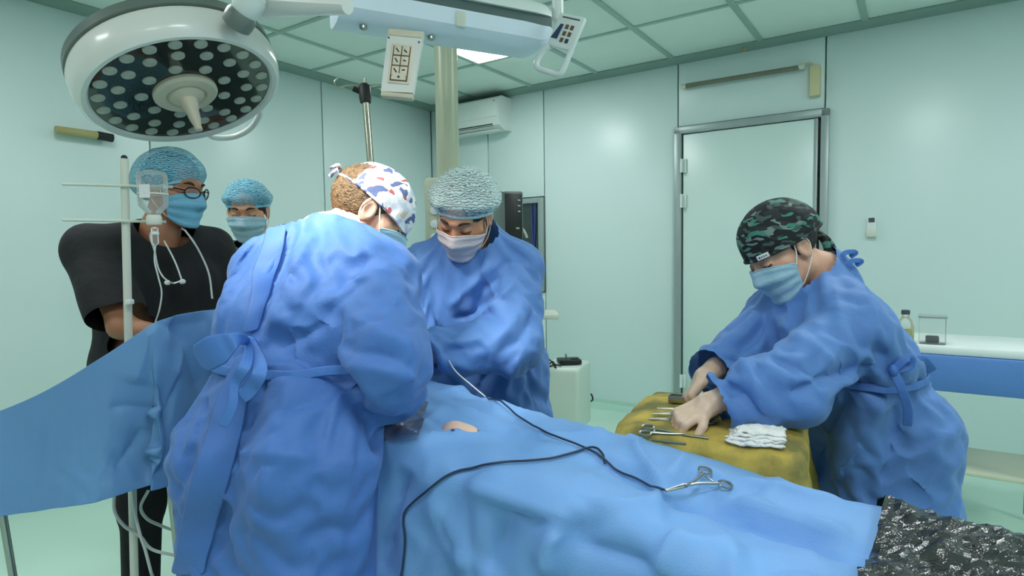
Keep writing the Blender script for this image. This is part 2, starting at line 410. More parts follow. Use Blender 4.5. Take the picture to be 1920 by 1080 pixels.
def subdiv(V, Q):
    n = len(V); E = np.vstack([Q[:, [0, 1]], Q[:, [1, 2]], Q[:, [2, 3]], Q[:, [3, 0]]]); Es = np.sort(E, 1); key = Es[:, 0].astype(np.int64)*n+Es[:, 1]
    uk, inv = np.unique(key, return_inverse=True); inv = inv.ravel(); m = len(Q); em = (V[uk//n]+V[uk % n])/2; fc = V[Q].mean(1)
    e = [n+inv[k*m:(k+1)*m] for k in range(4)]; c = n+len(uk)+np.arange(m)
    Q2 = np.vstack([np.stack([Q[:, 0], e[0], c, e[3]], 1), np.stack([e[0], Q[:, 1], e[1], c], 1), np.stack([c, e[1], Q[:, 2], e[2]], 1), np.stack([e[3], c, e[2], Q[:, 3]], 1)])
    return np.vstack([V, em, fc]), Q2
def creases(V, Q, lst, bvh):
    # each crease: polyline in the picture laid onto the cloth itself, height, width on either side (m)
    N = vnormals(V, Q); c = V-CAM
    if (N*c).sum(1).mean() > 0 and False: N = -N
    vis = (N*c).sum(1); D = np.zeros(len(V))
    for pix, dep, w1, w2 in lst:
        P = []
        for a in curve_pts([(x, y, 0) for x, y in pix], 16):
            r = rayd(a[0], a[1]); h = bvh.ray_cast(Vector(CAM), Vector(r), 6)
            if h[0] is not None: P.append(np.array(h[0]))
        if len(P) < 3: continue
        P = np.array(P); near_ = np.flatnonzero(np.min(np.linalg.norm(V[:, None]-P[None, ::3], axis=2), axis=1) < max(w1, w2)*4+.05)
        X = V[near_]; best = np.full(len(X), 9.); sg_ = np.ones(len(X)); tt = np.zeros(len(X))
        for i in range(len(P)-1):
            ab = P[i+1]-P[i]; t = np.clip((X-P[i])@ab/(ab@ab+1e-12), 0, 1); d = X-(P[i]+t[:, None]*ab); dl = np.linalg.norm(d, axis=1); m = dl < best
            best[m] = dl[m]; sd = nrm(np.cross(ab, CAM-P[i])); sg_[m] = np.sign(d[m]@sd); tt[m] = (i+t[m])/(len(P)-1)
        w_ = np.where(sg_ > 0, w1, w2); fade = np.clip(np.minimum(tt, 1-tt)*5, .0, 1)**.7
        D[near_] += 1.7*dep*np.exp(-(best/w_)**1.1)*fade
    return V+N*D[:, None]

# ================================================================== THE ROOM
XL, YB, ZC, XR, YF = -3.96, 4.48, 2.70, 2.70, -2.2
def rbox(name, x0, x1, y0, y1, z0, z1, m, parent=None, bev=0., kind=None):
    c = rm((x0+x1)/2, (y0+y1)/2, (z0+z1)/2)
    o = MB().box(c, (abs(x1-x0), abs(y1-y0), abs(z1-z0)), RAX, bev).build(name, m, parent, smooth=bev > 0)
    if kind: o['kind'] = kind
    return o
rbox('floor', XL-.1, XR+.1, YF, YB+.1, -.06, 0, 'floor', kind='structure')
# walls: a backing sheet, and the panels standing proud of it with open joints
back = rbox('wall_back', XL-.1, XR+.1, YB+.03, YB+.09, 0, 2.80, 'seam', kind='structure')
G = .005
def bpanel(x0, x1, z0, z1): rbox('wall_panel', x0+G, x1-G, YB, YB+.03, z0, z1, 'wall', back, bev=.003)
for x0, x1 in ((XL, -3.276), (-3.276, -2.681), (-2.681, -1.512), (-.528, .66), (.66, 1.84), (1.84, XR)):
    if x0 == -3.276:
        bpanel(x0, x1, 0, .94); bpanel(x0, x1, 1.775, 2.72); bpanel(x0, -3.02, .95, 1.765)
    else: bpanel(x0, x1, 0, 2.72)
bpanel(-1.512, -.528, 2.215, 2.72)
left = rbox('wall_left', XL-.09, XL-.03, YF, YB+.1, 0, 2.80, 'seam', kind='structure')
ys = [YB, 3.186, 1.87, .66, -.52, -1.5, YF]
for y1, y0 in zip(ys[:-1], ys[1:]): rbox('wall_panel', XL-.03, XL, y0+G, y1-G, 0, 2.72, 'wall', left, bev=.003)
right = rbox('wall_right', XR+.03, XR+.09, YF, YB+.1, 0, 2.80, 'seam', kind='structure')
for k in range(5): rbox('wall_panel', XR, XR+.03, YB-1.3*(k+1)+G, YB-1.3*k-G, 0, 2.72, 'wall', right, bev=.003)
# ceiling: plenum sheet, tiles let into a T-grid
ceil = rbox('ceiling', XL-.1, XR+.1, YF, YB+.1, ZC+.045, ZC+.09, 'seam', kind='structure')
gx = [-.304+.612*k for k in range(-5, 5)]; gy = [3.655-.628*k for k in range(0, 10)]
xs_ = [XL+.04]+[g for g in gx if XL+.1 < g < XR-.1]+[XR-.04]; ys_ = [YF]+sorted([g for g in gy if g > YF+.1])+[YB-.06]
lit = {}
for i in range(len(xs_)-1):
    for k in range(len(ys_)-1):
        cx, cy = (xs_[i]+xs_[i+1])/2, (ys_[k]+ys_[k+1])/2
        is_lit = (abs(cx+2.446) < .1 and abs(cy-3.34) < .1) or (abs(cx-.0) < .1 and abs(cy-2.71) < .1) or (abs(cx-1.838) < .1 and abs(cy-2.71) < .1) \
            or (abs(cx+2.446) < .1 and abs(cy-.83) < .1) or (abs(cx-.0) < .1 and abs(cy-.2) < .1) or (abs(cx-1.838) < .1 and abs(cy-.2) < .1) or (abs(cx+2.446) < .1 and abs(cy+1.05) < .1) or (abs(cx-.0) < .1 and abs(cy+1.05) < .1)
        if is_lit: lit[(round(cx, 2), round(cy, 2))] = (xs_[i], xs_[i+1], ys_[k], ys_[k+1]); continue
        rbox('ceiling_tile', xs_[i]+.014, xs_[i+1]-.014, ys_[k]+.014, ys_[k+1]-.014, ZC+.004, ZC+.03, 'ceil', ceil, bev=.004)
for x in xs_[1:-1]: rbox('ceiling_rail', x-.019, x+.019, YF, YB-.06, ZC-.004, ZC+.02, 'grid', ceil, bev=.003)
for y in ys_[1:-1]: rbox('ceiling_rail', XL+.04, XR-.04, y-.017, y+.017, ZC-.003, ZC+.018, 'grid', ceil, bev=.003)
lp = pm('litpanel', (255, 255, 255), .4, emit=((248, 253, 255), PANEL_STRENGTH))
names = ['bright square ceiling light panel glowing beside the big boom arm', 'square ceiling light panel over the foot of the operating table', 'square ceiling light panel over the supply trolley', 'square ceiling light panel near the left wall behind the lamp',
         'square ceiling light panel above the camera side of the room', 'square ceiling light panel at the right wall on the camera side', 'square ceiling light panel in the near left corner', 'square ceiling light panel furthest behind the camera']
for n, (k, (x0, x1, y0, y1)) in enumerate(sorted(lit.items(), key=lambda t: -t[0][1])):
    t = thing('ceiling_light', rm((x0+x1)/2, (y0+y1)/2, ZC), names[n % 8], 'ceiling light', 'recessed ceiling light panels')
    rbox('diffuser', x0+.03, x1-.03, y0+.03, y1-.03, ZC-.002, ZC+.008, 'litpanel', t)
    m = MB()
    for (a0, a1, b0, b1) in ((x0+.012, x1-.012, y0+.012, y0+.03), (x0+.012, x1-.012, y1-.03, y1-.012), (x0+.012, x0+.03, y0+.03, y1-.03), (x1-.03, x1-.012, y0+.03, y1-.03)):
        m.box(rm((a0+a1)/2, (b0+b1)/2, ZC+.003), (a1-a0, b1-b0, .02), RAX)
    m.build('light_frame', 'white', t, smooth=False)
# grey-green profile between wall and ceiling, coved skirting
def profile(name, o, d, inn, poly, m):
    ob = MB().extrude(poly, o, inn, UP, d).build(name, m, smooth=False); ob['kind'] = 'structure'
cor = [(0, -.028), (.012, -.028), (.10, -.004), (.10, .02), (0, .02)]
profile('trim_1', rm(XL, YB, ZC), A*(XR-XL), -B, cor, 'trim'); profile('trim_2', rm(XL, YF, ZC), B*(YB-YF), A, cor, 'trim'); profile('trim_3', rm(XR, YF, ZC), B*(YB-YF), -A, cor, 'trim')
cov = [(0, 0), (.07, 0), (.055, .006), (.03, .02), (.012, .042), (.004, .07), (0, .07)]
pm('coving', (170, 208, 192), .3)
profile('baseboard_back', rm(XL, YB, 0), A*(-1.53-XL), -B, cov, 'coving'); profile('baseboard_back', rm(-.50, YB, 0), A*(XR+.5), -B, cov, 'coving')
profile('baseboard_left', rm(XL, YF, 0), B*(YB-YF), A, cov, 'coving'); profile('baseboard_right', rm(XR, YF, 0), B*(YB-YF), -A, cov, 'coving')
# door
dr = bpy.data.objects.new('door_1', None); COL.objects.link(dr); dr.location = rm(-1.02, YB, 0); dr['kind'] = 'structure'; dr['label'] = 'pale mint door in a grey aluminium frame, slightly ajar'
rbox('door_leaf', -1.468, -.588, YB-.012, YB+.028, .01, 2.15, 'door', dr, bev=.004)
rbox('door_edge', -.590, -.566, YB-.016, YB+.028, .01, 2.152, 'alu', dr, bev=.003)
rbox('door_gap', -.566, -.548, YB+.02, YB+.03, .01, 2.155, 'black', dr)
for a in ((-1.531, -1.478, 0, 2.205), (-.548, -.499, 0, 2.205), (-1.531, -.499, 2.155, 2.207)): rbox('door_frame', a[0], a[1], YB-.03, YB+.03, a[2], a[3], 'alu', dr, bev=.004)
for z in (1.92, 1.66, .30):
    m = MB(); m.lathe([(.011, -.05), (.011, .05)], rm(-1.473, YB-.035, z), UP, 12); m.box(rm(-1.455, YB-.018, z), (.03, .008, .1), RAX, .002); m.build('hinge', 'white', dr)
for z in (1.78, 1.42, 1.05): rbox('gap_latch', -.566, -.545, YB+.0, YB+.02, z, z+.07, 'blackrubber', dr, bev=.004)
# observation window beside the anaesthesia equipment
wd = bpy.data.objects.new('window_1', None); COL.objects.link(wd); wd.location = rm(-2.85, YB, .95); wd['kind'] = 'structure'; wd['label'] = 'narrow grey framed observation window with dark glass'
for a in ((-3.02, -2.975, .95, 1.765), (-2.735, -2.686, .95, 1.765), (-2.975, -2.735, 1.72, 1.765), (-2.975, -2.735, .95, 1.0), (-2.975, -2.735, 1.14, 1.185)): rbox('window_frame', a[0], a[1], YB-.025, YB+.03, a[2], a[3], 'alu', wd, bev=.004)
rbox('pane', -2.975, -2.735, YB+.012, YB+.02, 1.185, 1.72, 'glassdark', wd); rbox('pane', -2.975, -2.735, YB+.012, YB+.02, 1.0, 1.14, 'glassdark', wd)
for x, l in ((-2.82, .02), (-2.775, -.03)):
    MB().tube([rm(x, YB+.008, 1.71), rm(x+l*.4, YB+.008, 1.45), rm(x+l, YB+.008, 1.20)], .011, 8).build('reflection_streak', 'bluereflection', wd)  # blue tubes stand in for reflections in the dark glass
# UV tube above the door with its cream ballast box
t = thing('wall_lamp', rm(-1.02, YB, 2.48), 'long thin dark tube lamp mounted on the wall above the door', 'lamp')
MB().tube([rm(-1.44, YB-.045, 2.495), rm(-.68, YB-.045, 2.49)], .016, 14).build('tube', 'uvtube', t)
for x in (-1.455, -.665): MB().tube([rm(x-.018, YB-.045, 2.495), rm(x+.018, YB-.045, 2.493)], .018, 14).build('end_cap', 'offwhite', t)
for x in (-1.46, -.66): MB().box(rm(x, YB-.024, 2.495), (.02, .048, .03), RAX, .004).build('bracket', 'offwhite', t)
m = MB(); m.box(rm(-.585, YB-.028, 2.39), (.062, .056, .2), RAX, .008); m.build('ballast_box', 'cream', t)
MB().tube(curve_pts([rm(-.655, YB-.03, 2.50), rm(-.62, YB-.03, 2.515), rm(-.59, YB-.03, 2.48)], 12), .006, 6).build('lead', 'cream', t)
# air conditioner
t = thing('air_conditioner', rm(-3.33, YB, 2.36), 'white wall mounted air conditioner under the ceiling in the room corner', 'air conditioner')
prof = [(0, 2.37), (.12, 2.36), (.19, 2.40), (.205, 2.45), (.205, 2.60), (.19, 2.635), (.15, 2.65), (0, 2.65)]
MB().extrude([(p, z) for p, z in prof], rm(-3.645, YB, 0), -B, UP, A*.635).build('body', 'white', t)
MB().box(rm(-3.33, YB-.208, 2.545), (.60, .008, .15), RAX, .003).build('front_panel', 'white', t)
MB().box(rm(-3.33, YB-.185, 2.405), (.50, .012, .022), np.array([A, nrm(B+UP*.7), np.cross(A, nrm(B+UP*.7))]), .003).build('air_outlet', 'black', t)
MB().box(rm(-3.33, YB-.12, 2.362), (.56, .09, .008), RAX, .003).build('louvre', 'white', t)
MB().box(rm(-3.05, YB-.213, 2.60), (.014, .004, .014), RAX, .002).build('badge', 'steel', t)
# remote control holder on the wall right of the door
t = thing('wall_remote', rm(-.25, YB, 1.37), 'small white remote control in a holder on the wall right of the door', 'remote control')
MB().box(rm(-.25, YB-.012, 1.425), (.052, .024, .12), RAX, .006).build('body', 'white', t)
MB().box(rm(-.25, YB-.025, 1.468), (.034, .003, .028), RAX).build('display', 'print', t)
MB().box(rm(-.25, YB-.016, 1.385), (.058, .034, .05), RAX, .006).build('holder', 'offwhite', t)
t = thing('ceiling_sensor', rm(-1.025, YB-.05, 2.66), 'tiny dark sensor on the ceiling edge above the door', 'sensor')
MB().lathe([(.012, 0), (.014, -.012), (.008, -.03), (.002, -.034)], rm(-1.025, YB-.06, 2.688), UP, 14).build('sensor_body', 'pipe', t)
# pale pipe stub on the left wall, under the surgical lamp
t = thing('wall_fixture', rm(XL, 1.55, 2.0), 'short yellowish tube fixture with black end on the left wall below the lamp', 'fixture')
MB().tube([rm(XL+.05, 1.36, 2.0), rm(XL+.05, 1.56, 2.0)], .022, 14).build('tube', 'pipe', t)
MB().tube([rm(XL+.05, 1.56, 2.0), rm(XL+.05, 1.64, 1.995)], .024, 14).build('end_cap', 'blackrubber', t)
for y in (1.40, 1.5): MB().box(rm(XL+.025, y, 2.0), (.05, .03, .03), RAX, .004).build('bracket', 'offwhite', t)

# ================================================================== SURGICAL LAMP
def lamp_head(name, C0, n, label, side, spot=0.):
    n = nrm(n); t = thing(name, C0, label, 'surgical lamp', 'surgical lamp heads'); R = .262
    e1 = nrm(np.cross(n, side)); e2 = np.cross(n, e1); n_up = -n
    MB().lathe([(R-.002, -.004), (R+.004, -.012), (R+.018, -.014), (R+.030, -.002), (R+.036, .02), (R+.039, .06), (R+.034, .074), (R+.024, .080)], C0, n_up, 72, False).build('rim', 'lampwhite', t)
    MB().lathe([(R+.026, .078), (R+.038, .082), (R+.036, .110), (R+.01, .126), (R-.10, .138), (.002, .142)], C0, n_up, 72).build('back_cover', 'lampgrey', t)
    MB().lathe([(R, .0), (R-.002, -.003), (.02, -.003), (.001, -.003)], C0, n_up, 72).build('glass_plate', 'lampglass', t)
    first = None
    for rr, cnt, ph in ((.47, 9, .2), (.71, 15, .05), (.90, 22, .1)):
        for k in range(cnt):
            a = 2*math.pi*(k+ph)/cnt
            if rr < .5 and k == 99: continue
            q = R*rr*(math.cos(a)*e1+math.sin(a)*e2)+n*.003
            if first is None:
                first = MB().lathe([(.0190, 0), (.0182, .003), (.0125, .0045), (.0005, .005)], C0+q, n, 16).build('led_lens', 'lens', t); base = q
                first.data.transform(Matrix.Translation(Vector(-q))); first.location = q
            else: share('led_lens', first, t, q)
    h = MB().lathe([(.094, .002), (.094, .012), (.086, .02), (.060, .021), (.056, .015), (.05, .015)], C0, n, 48).build('handle_base', 'lampcream', t)
    MB().lathe([(.052, .014), (.050, .022), (.034, .03), (.026, .034), (.024, .06), (.019, .075), (.017, .10), (.011, .125), (.011, .14), (.006, .142)], C0, n, 28).build('sterile_handle', 'lampcream', h)
    return t, e1, e2
LC = at(347, 171, 1.9); tocam = nrm(CAM-LC)
imr = nrm(CR-tocam*(CR@tocam)); imu = np.cross(tocam, imr); imu = imu*np.sign(imu@CU)
c58, s58 = math.cos(math.radians(57.5)), math.sin(math.radians(57.5))
LN = c58*tocam+s58*(.184*imr-.983*imu)
lamp, e1, e2 = lamp_head('surgical_lamp', LC, LN, 'round white surgical lamp head with rows of round lenses at upper left', imr)
# grip bar on the rim and yoke joint
def onlamp(px, py, h):      # point on the lamp's plane, h above the glass
    r = rayd(px, py); o = LC-LN*h; return CAM+r*(((o-CAM)@LN)/(r@LN))
MB().tube(curve_pts([onlamp(386, 247, .03), onlamp(404, 258, .03), onlamp(440, 256, .03), onlamp(470, 240, .03), onlamp(487, 214, .03), onlamp(484, 200, .03)], 40), .011, 12).build('grip_bar', 'lampwhite', lamp)
J0 = at(447, 40, 1.70); J1 = at(470, 2, 1.68); jd = nrm(J1-J0)
MB().lathe([(.030, -.02), (.040, -.015), (.042, .0), (.042, .02), (.036, .03)], J0, jd, 32).build('joint_collar', 'lampgrey', lamp)
MB().lathe([(.034, .028), (.040, .04), (.040, .075), (.034, .09), (.02, .098)], J0, jd, 32).build('joint_cap', 'white', lamp)
MB().tube(curve_pts([onlamp(380, 20, .10), at(415, 35, 1.93), J0], 14), [.02]*14, 12).build('yoke', 'lampgrey', lamp)
ARM0 = at(468, -2, 1.78); ARM1 = at(652, 9, 1.64); q = nrm(ARM1-ARM0); s2 = nrm(np.cross(q, UP)); u2 = np.cross(s2, q)
MB().extrude([(-.034, -.044), (-.016, -.053), (.016, -.053), (.034, -.044), (.055, -.018), (.055, .03), (-.055, .03), (-.055, -.018)], ARM0, s2, u2, ARM1-ARM0, .45).build('lamp_arm', 'lampwhite', lamp)
# second lamp head of the pair, above the frame: the one that is switched on
SP = V3(-.79, .90, 2.40); AIM = V3(-.28, 1.70, .95)
lamp2, _, _ = lamp_head('surgical_lamp', SP, AIM-SP, 'second round surgical lamp head, lit, high above the operating table', A)
MB().tube(curve_pts([SP-nrm(AIM-SP)*.13, SP+V3(.03, -.05, .2), V3(SP[0], SP[1], ZC)], 20), .022, 12).build('lamp_arm', 'lampwhite', lamp2)
sl = bpy.data.lights.new('lamp_beam', 'SPOT'); so = bpy.data.objects.new('lamp_beam', sl); COL.objects.link(so); so.parent = lamp2
sl.energy = SPOT_WATTS; sl.spot_size = math.radians(28); sl.spot_blend = .7; sl.shadow_soft_size = .20; sl.color = (1, .95, .86)
dq = nrm(AIM-SP); so.location = dq*.17; so.rotation_euler = Vector(-dq).to_track_quat('Z', 'Y').to_euler()

# ================================================================== BOOM, COLUMN, PANELS
zb = 2.0
E0 = atz(729, 56, zb); E1 = atz(1000, 99, zb); bd = nrm(E1-E0); E00 = E0-bd*.16; side = nrm(np.cross(bd, UP))
bl = np.linalg.norm(E1-E00)
t = thing('ceiling_boom', E1, 'long white and pale blue ceiling boom arm crossing the top of the picture', 'boom arm')
def boom_shell(name, poly, m, tip):
    poly = np.array(poly); sects = []
    for d, s, dz in tip:
        sects.append(E00+bd*d+poly[:, :1]*s*side+(poly[:, 1:]*s+dz)*UP)
    n = len(poly); V = np.vstack(sects); Fc = [(k*n+i, k*n+(i+1) % n, (k+1)*n+(i+1) % n, (k+1)*n+i) for k in range(len(tip)-1) for i in range(n)]
    Fc += [tuple(range(n))[::-1], tuple(range((len(tip)-1)*n, len(tip)*n))]
    MB().add(V, Fc).build(name, m, t)
boom_shell('lower_shell', [(-.10, .02), (-.085, .004), (-.05, 0), (.0, 0), (.03, .008), (.055, .03), (.062, .078), (-.10, .078)], 'boomblue', [(0, 1, 0), (bl-.06, 1, 0), (bl+.0, .97, 0), (bl+.04, .85, .012), (bl+.06, .6, .03)])
boom_shell('groove', [(-.095, .076), (.050, .076), (.050, .116), (-.095, .116)], 'boomdark', [(0, 1, 0), (bl+.0, 1, 0), (bl+.05, .9, .01)])
boom_shell('upper_shell', [(-.10, .114), (.062, .114), (.06, .135), (.04, .162), (.0, .178), (-.06, .178), (-.1, .15)], 'white', [(0, 1, 0), (bl-.03, 1, 0), (bl+.03, .9, .012), (bl+.05, .75, .03)])
MB().box(E0+bd*.22+side*.058+UP*.048, (.035, .012, .05), np.array([bd, side, UP]), .004).build('label_plate', 'offwhite', t)
for k in (-.08, .14): MB().lathe([(.012, 0), (.012, .008), (.005, .012)], E0+bd*k-UP*.001, -UP, 12).build('bolt', 'steel', t)
pt = at(1046, 40, 2.12)
MB().tube([pt, V3(pt[0], pt[1], ZC)], .021, 20).build('suspension_post', 'white', t)
# control panel at the boom's end
def quad_frame(tl, tr, blp): 
    e = nrm(tr-tl); dn = nrm((blp-tl)-e*((blp-tl)@e)); return e, dn, np.cross(e, dn)
ctl = at(1052, 26, 2.06); e, dn, nn = quad_frame(ctl, at(1107, 38, 2.0), at(1042, 122, 2.05)); nn = nn*np.sign(nn@(CAM-ctl))
t = thing('control_unit', ctl, 'white control panel with keypad and loop handle at the right end of the boom', 'control unit')
AX = np.array([e, dn, nn])
def on(u, v, h=0.): return ctl+e*u+dn*v+nn*h
MB().box(on(.052, .056), (.105, .118, .022), AX, .008).build('panel_body', 'white', t)
m = MB().tube(curve_pts([on(.010, .112), on(-.004, .128), on(-.014, .150), on(-.014, .182), on(.002, .196), on(.05, .198), on(.086, .198), on(.098, .184), on(.098, .14), on(.098, .11)], 40), .010, 10).build('loop_handle', 'white', t)
MB().add([on(.006, .088, .0125), on(.032, .088, .0125), on(.036, .036, .0125), on(.024, .036, .0125)], [(0, 1, 2, 3)]).build('screen', 'screenblue', t, smooth=False, solid=.001)
for i in range(3):
    for k in range(2): MB().box(on(.052+.021*k, .042+.023*i, .012), (.012, .015, .004), AX, .001).build('key', 'screenblue' if (i == 2 and k == 1) else 'keybrown', t)
MB().box(on(.055, .012, .012), (.07, .004, .002), AX).build('print_line', 'print', t)
# handset with keypad hanging under the boom
ht = at(730, 57, 1.86); e, dn, nn = quad_frame(ht, at(796, 63, 1.86), at(726, 187, 1.83)); nn = nn*np.sign(nn@(CAM-ht)); AX = np.array([e, dn, nn])
t = thing('control_handset', ht, 'flat white handset with brown icon keypad hanging below the boom', 'control handset')
def on(u, v, h=0.): return ht+e*u+dn*v+nn*h
MB().add([on(-.001, .0, .01), on(.108, .0, .01), on(.098, .20, .01), on(.0, .205, .01), on(-.001, 0, -.012), on(.108, 0, -.012), on(.098, .2, -.012), on(.0, .205, -.012)], [(0, 3, 2, 1), (4, 5, 6, 7), (0, 1, 5, 4), (1, 2, 6, 5), (2, 3, 7, 6), (3, 0, 4, 7)]).build('handset_plate', 'lampwhite', t, smooth=False)
MB().box(on(.053, .012, .0), (.112, .022, .03), AX, .006).build('clip', 'lampcream', t)
MB().box(on(.050, .212, .0), (.1, .016, .026), AX, .006).build('foot_strip', 'lampcream', t)
kp = MB().box(on(.05, .113, .012), (.068, .128, .006), AX, .004).build('keypad', 'keycream', t)
MB().box(on(.05, .113, .0155), (.054, .114, .002), AX, .002).build('key_surround', 'keybrown', kp)
for i in range(3):
    for k in range(2):
        MB().box(on(.0375+.025*k, .072+.033*i, .0175), (.022, .029, .003), AX, .002).build('key', 'keycream', kp)
        MB().tube([on(.033+.025*k, .066+.033*i+.004*k, .0195), on(.042+.025*k, .078+.033*i-.005*i*k, .0195)], .0022, 6).build('key_icon', 'print', kp)
MB().add([on(.028, .155, .0185), on(.05, .146, .0185), on(.072, .155, .0185), on(.072, .167, .0185), on(.028, .167, .0185)], [(0, 1, 2, 3, 4)]).build('key', 'keycream', kp, smooth=False, solid=.002)
MB().lathe([(.004, 0), (.0035, .002)], on(.05, .158, .0195), nn, 10).build('key_icon', 'print', kp)
for u, v in ((.004, .03), (.098, .036)): MB().lathe([(.003, 0), (.003, .003)], on(u, v, .010), nn, 8).build('screw', 'print', t)
# column of the ceiling supply unit behind the second surgeon
cc = at(838, 200, 2.75)
t = thing('supply_column', V3(cc[0], cc[1], 1.25), 'thick cream ceiling column with a beige console box behind the surgeons', 'ceiling column')
MB().lathe([(.052, 1.55), (.052, ZC)], V3(cc[0], cc[1], 0), UP, 40).build('column', 'polecream', t)
MB().lathe([(.09, ZC-.03), (.09, ZC-.001)], V3(cc[0], cc[1], 0), UP, 40).build('ceiling_flange', 'polecream', t)
MB().box(V3(cc[0]-.005, cc[1]+.06, 1.45), (.20, .26, .38), None, .02).build('console_box', 'beige', t)
for k in range(3): MB().lathe([(.018, 0), (.018, .012), (.008, .014)], V3(cc[0]-.06, cc[1]-.071, 1.37+.06*k), V3(0, -1, 0), 16).build('gas_outlet', 'white', t)
MB().tube(curve_pts([V3(cc[0]+.03, cc[1]-.06, 1.66), V3(cc[0]+.045, cc[1]-.075, 1.60), V3(cc[0]+.02, cc[1]-.08, 1.56)], 12), .006, 8).build('hook', 'white', t)
# infusion stand at the back
t = thing('infusion_stand', atz(712, 900, 0)*0+V3(*(at(696, 330, 2.7)[:2]), 0), 'tall chrome infusion stand with black clamp in front of the left wall', 'infusion stand')
p0, p1 = at(684, 172, 2.7), at(697, 330, 2.7); foot = p1+(p1-p0)*((p1[2]-.05)/(p0[2]-p1[2]))
MB().tube([p0, foot], .016, 16).build('pole', 'chrome', t)
MB().lathe([(.024, -.05), (.027, -.03), (.027, .02), (.018, .035)], p0, nrm(p0-foot), 20).build('clamp', 'blackrubber', t)
MB().tube([p0+V3(-.02, 0, .0), p0+V3(-.05, -.01, .012)], .012, 10).build('clamp_knob', 'blackrubber', t)
MB().tube([p0, p0+V3(.002, 0, .06)], .006, 8).build('rod', 'chrome', t)
for sx in (-1, 1): MB().tube(curve_pts([p0+V3(0, 0, .028), p0+V3(sx*.07, 0, .03), p0+V3(sx*.118, 0, .022), p0+V3(sx*.135, 0, .045), p0+V3(sx*.118, 0, .062)], 24), .0035, 8).build('hook', 'chrome', t)
for k in range(5):
    a = 2*math.pi*k/5; MB().tube([foot, V3(foot[0]+.28*math.cos(a), foot[1]+.28*math.sin(a), .045)], .012, 10).build('base_leg', 'chrome', t)
    MB().lathe([(.022, -.008), (.022, .008)], V3(foot[0]+.28*math.cos(a), foot[1]+.28*math.sin(a), .022), V3(-math.sin(a), math.cos(a), 0), 16).build('caster', 'blackrubber', t)

# ================================================================== INFUSION STAND IN FRONT, BOTTLE
ZI = 1.66
p0, p1 = at(233, 298, ZI), at(239, 1000, ZI); foot = V3(p1[0]+.002, p1[1], .04)
t = thing('infusion_stand', V3(foot[0], foot[1], 0), 'white painted infusion stand with two crossbars at the left edge', 'infusion stand')
MB().tube([p0, foot], .0105, 16).build('pole', 'offwhite', t)
MB().lathe([(.008, 0), (.008, .006), (.004, .01)], p0, UP, 12).build('pole_cap', 'blackrubber', t)
xr = nrm(V3(1, .18, 0))
def bar(py, x0, x1): 
    c = at(235, py, ZI-.012); a_ = c+xr*((x0-235)/FPX*ZI); b_ = c+xr*((x1-235)/FPX*ZI)+UP*-.006
    MB().tube([a_, b_], .0038, 8).build('crossbar', 'offwhite', t); return a_, b_
bar(346, 130, 316); bar(412, 130, 304)
MB().box(at(243, 566, ZI-.015), (.016, .02, .014), None, .003).build('clamp_knob', 'white', t)
for k in range(4):
    a = 2*math.pi*k/4+.4; MB().tube([foot+V3(0, 0, .03), V3(foot[0]+.25*math.cos(a), foot[1]+.25*math.sin(a), .04)], .012, 10).build('base_leg', 'offwhite', t)
    MB().lathe([(.02, -.008), (.02, .008)], V3(foot[0]+.25*math.cos(a), foot[1]+.25*math.sin(a), .020), V3(-math.sin(a), math.cos(a), 0), 16).build('caster', 'blackrubber', t)
bt = at(291, 322, ZI-.04); bb = at(289, 413, ZI-.04); H = bt[2]-bb[2]; o = V3(bb[0], bb[1], bb[2])
t = thing('infusion_bottle', o, 'upside down clear glass infusion bottle hanging on the white stand', 'bottle')
MB().lathe([(.014, .0), (.014, .012), (.020, .022), (.035, .038), (.0365, .05), (.0365, H-.012), (.032, H-.003), (.02, H)], o, UP, 32).build('glass', 'clear', t)
MB().lathe([(.012, .013), (.018, .024), (.033, .040), (.0345, .05), (.0345, .085), (.0005, .085)], o, UP, 28).build('liquid', 'clear', t)
MB().lathe([(.017, -.012), (.019, -.008), (.019, .008), (.016, .014)], o, UP, 24).build('cap', 'offwhite', t)
MB().lathe([(.0375, 0), (.0375, .004)], o+UP*.068, UP, 28, False).build('holder_ring', 'offwhite', t)
MB().box(o+V3(.0, -.0366, .075), (.028, .001, .035), None).build('bottle_label', 'tagwhite', t)
t = thing('drip_line', o, 'clear drip chamber and thin tube running down from the infusion bottle', 'drip line')
MB().lathe([(.004, -.018), (.009, -.022), (.009, -.062), (.004, -.068)], o, UP, 18).build('drip_chamber', 'clear', t)
MB().lathe([(.0065, -.03), (.0105, -.033), (.0105, -.038), (.0065, -.04)], o, UP, 18).build('chamber_collar', 'white', t)
MB().tube(curve_pts([o-UP*.066, at(290, 490, ZI-.04), at(297, 520, ZI-.04), at(303, 548, ZI-.04), at(299, 580, ZI-.04), at(290, 610, ZI-.03), at(280, 660, ZI-.02)], 50), .0022, 6).build('drip_tube', 'cablewhite', t)

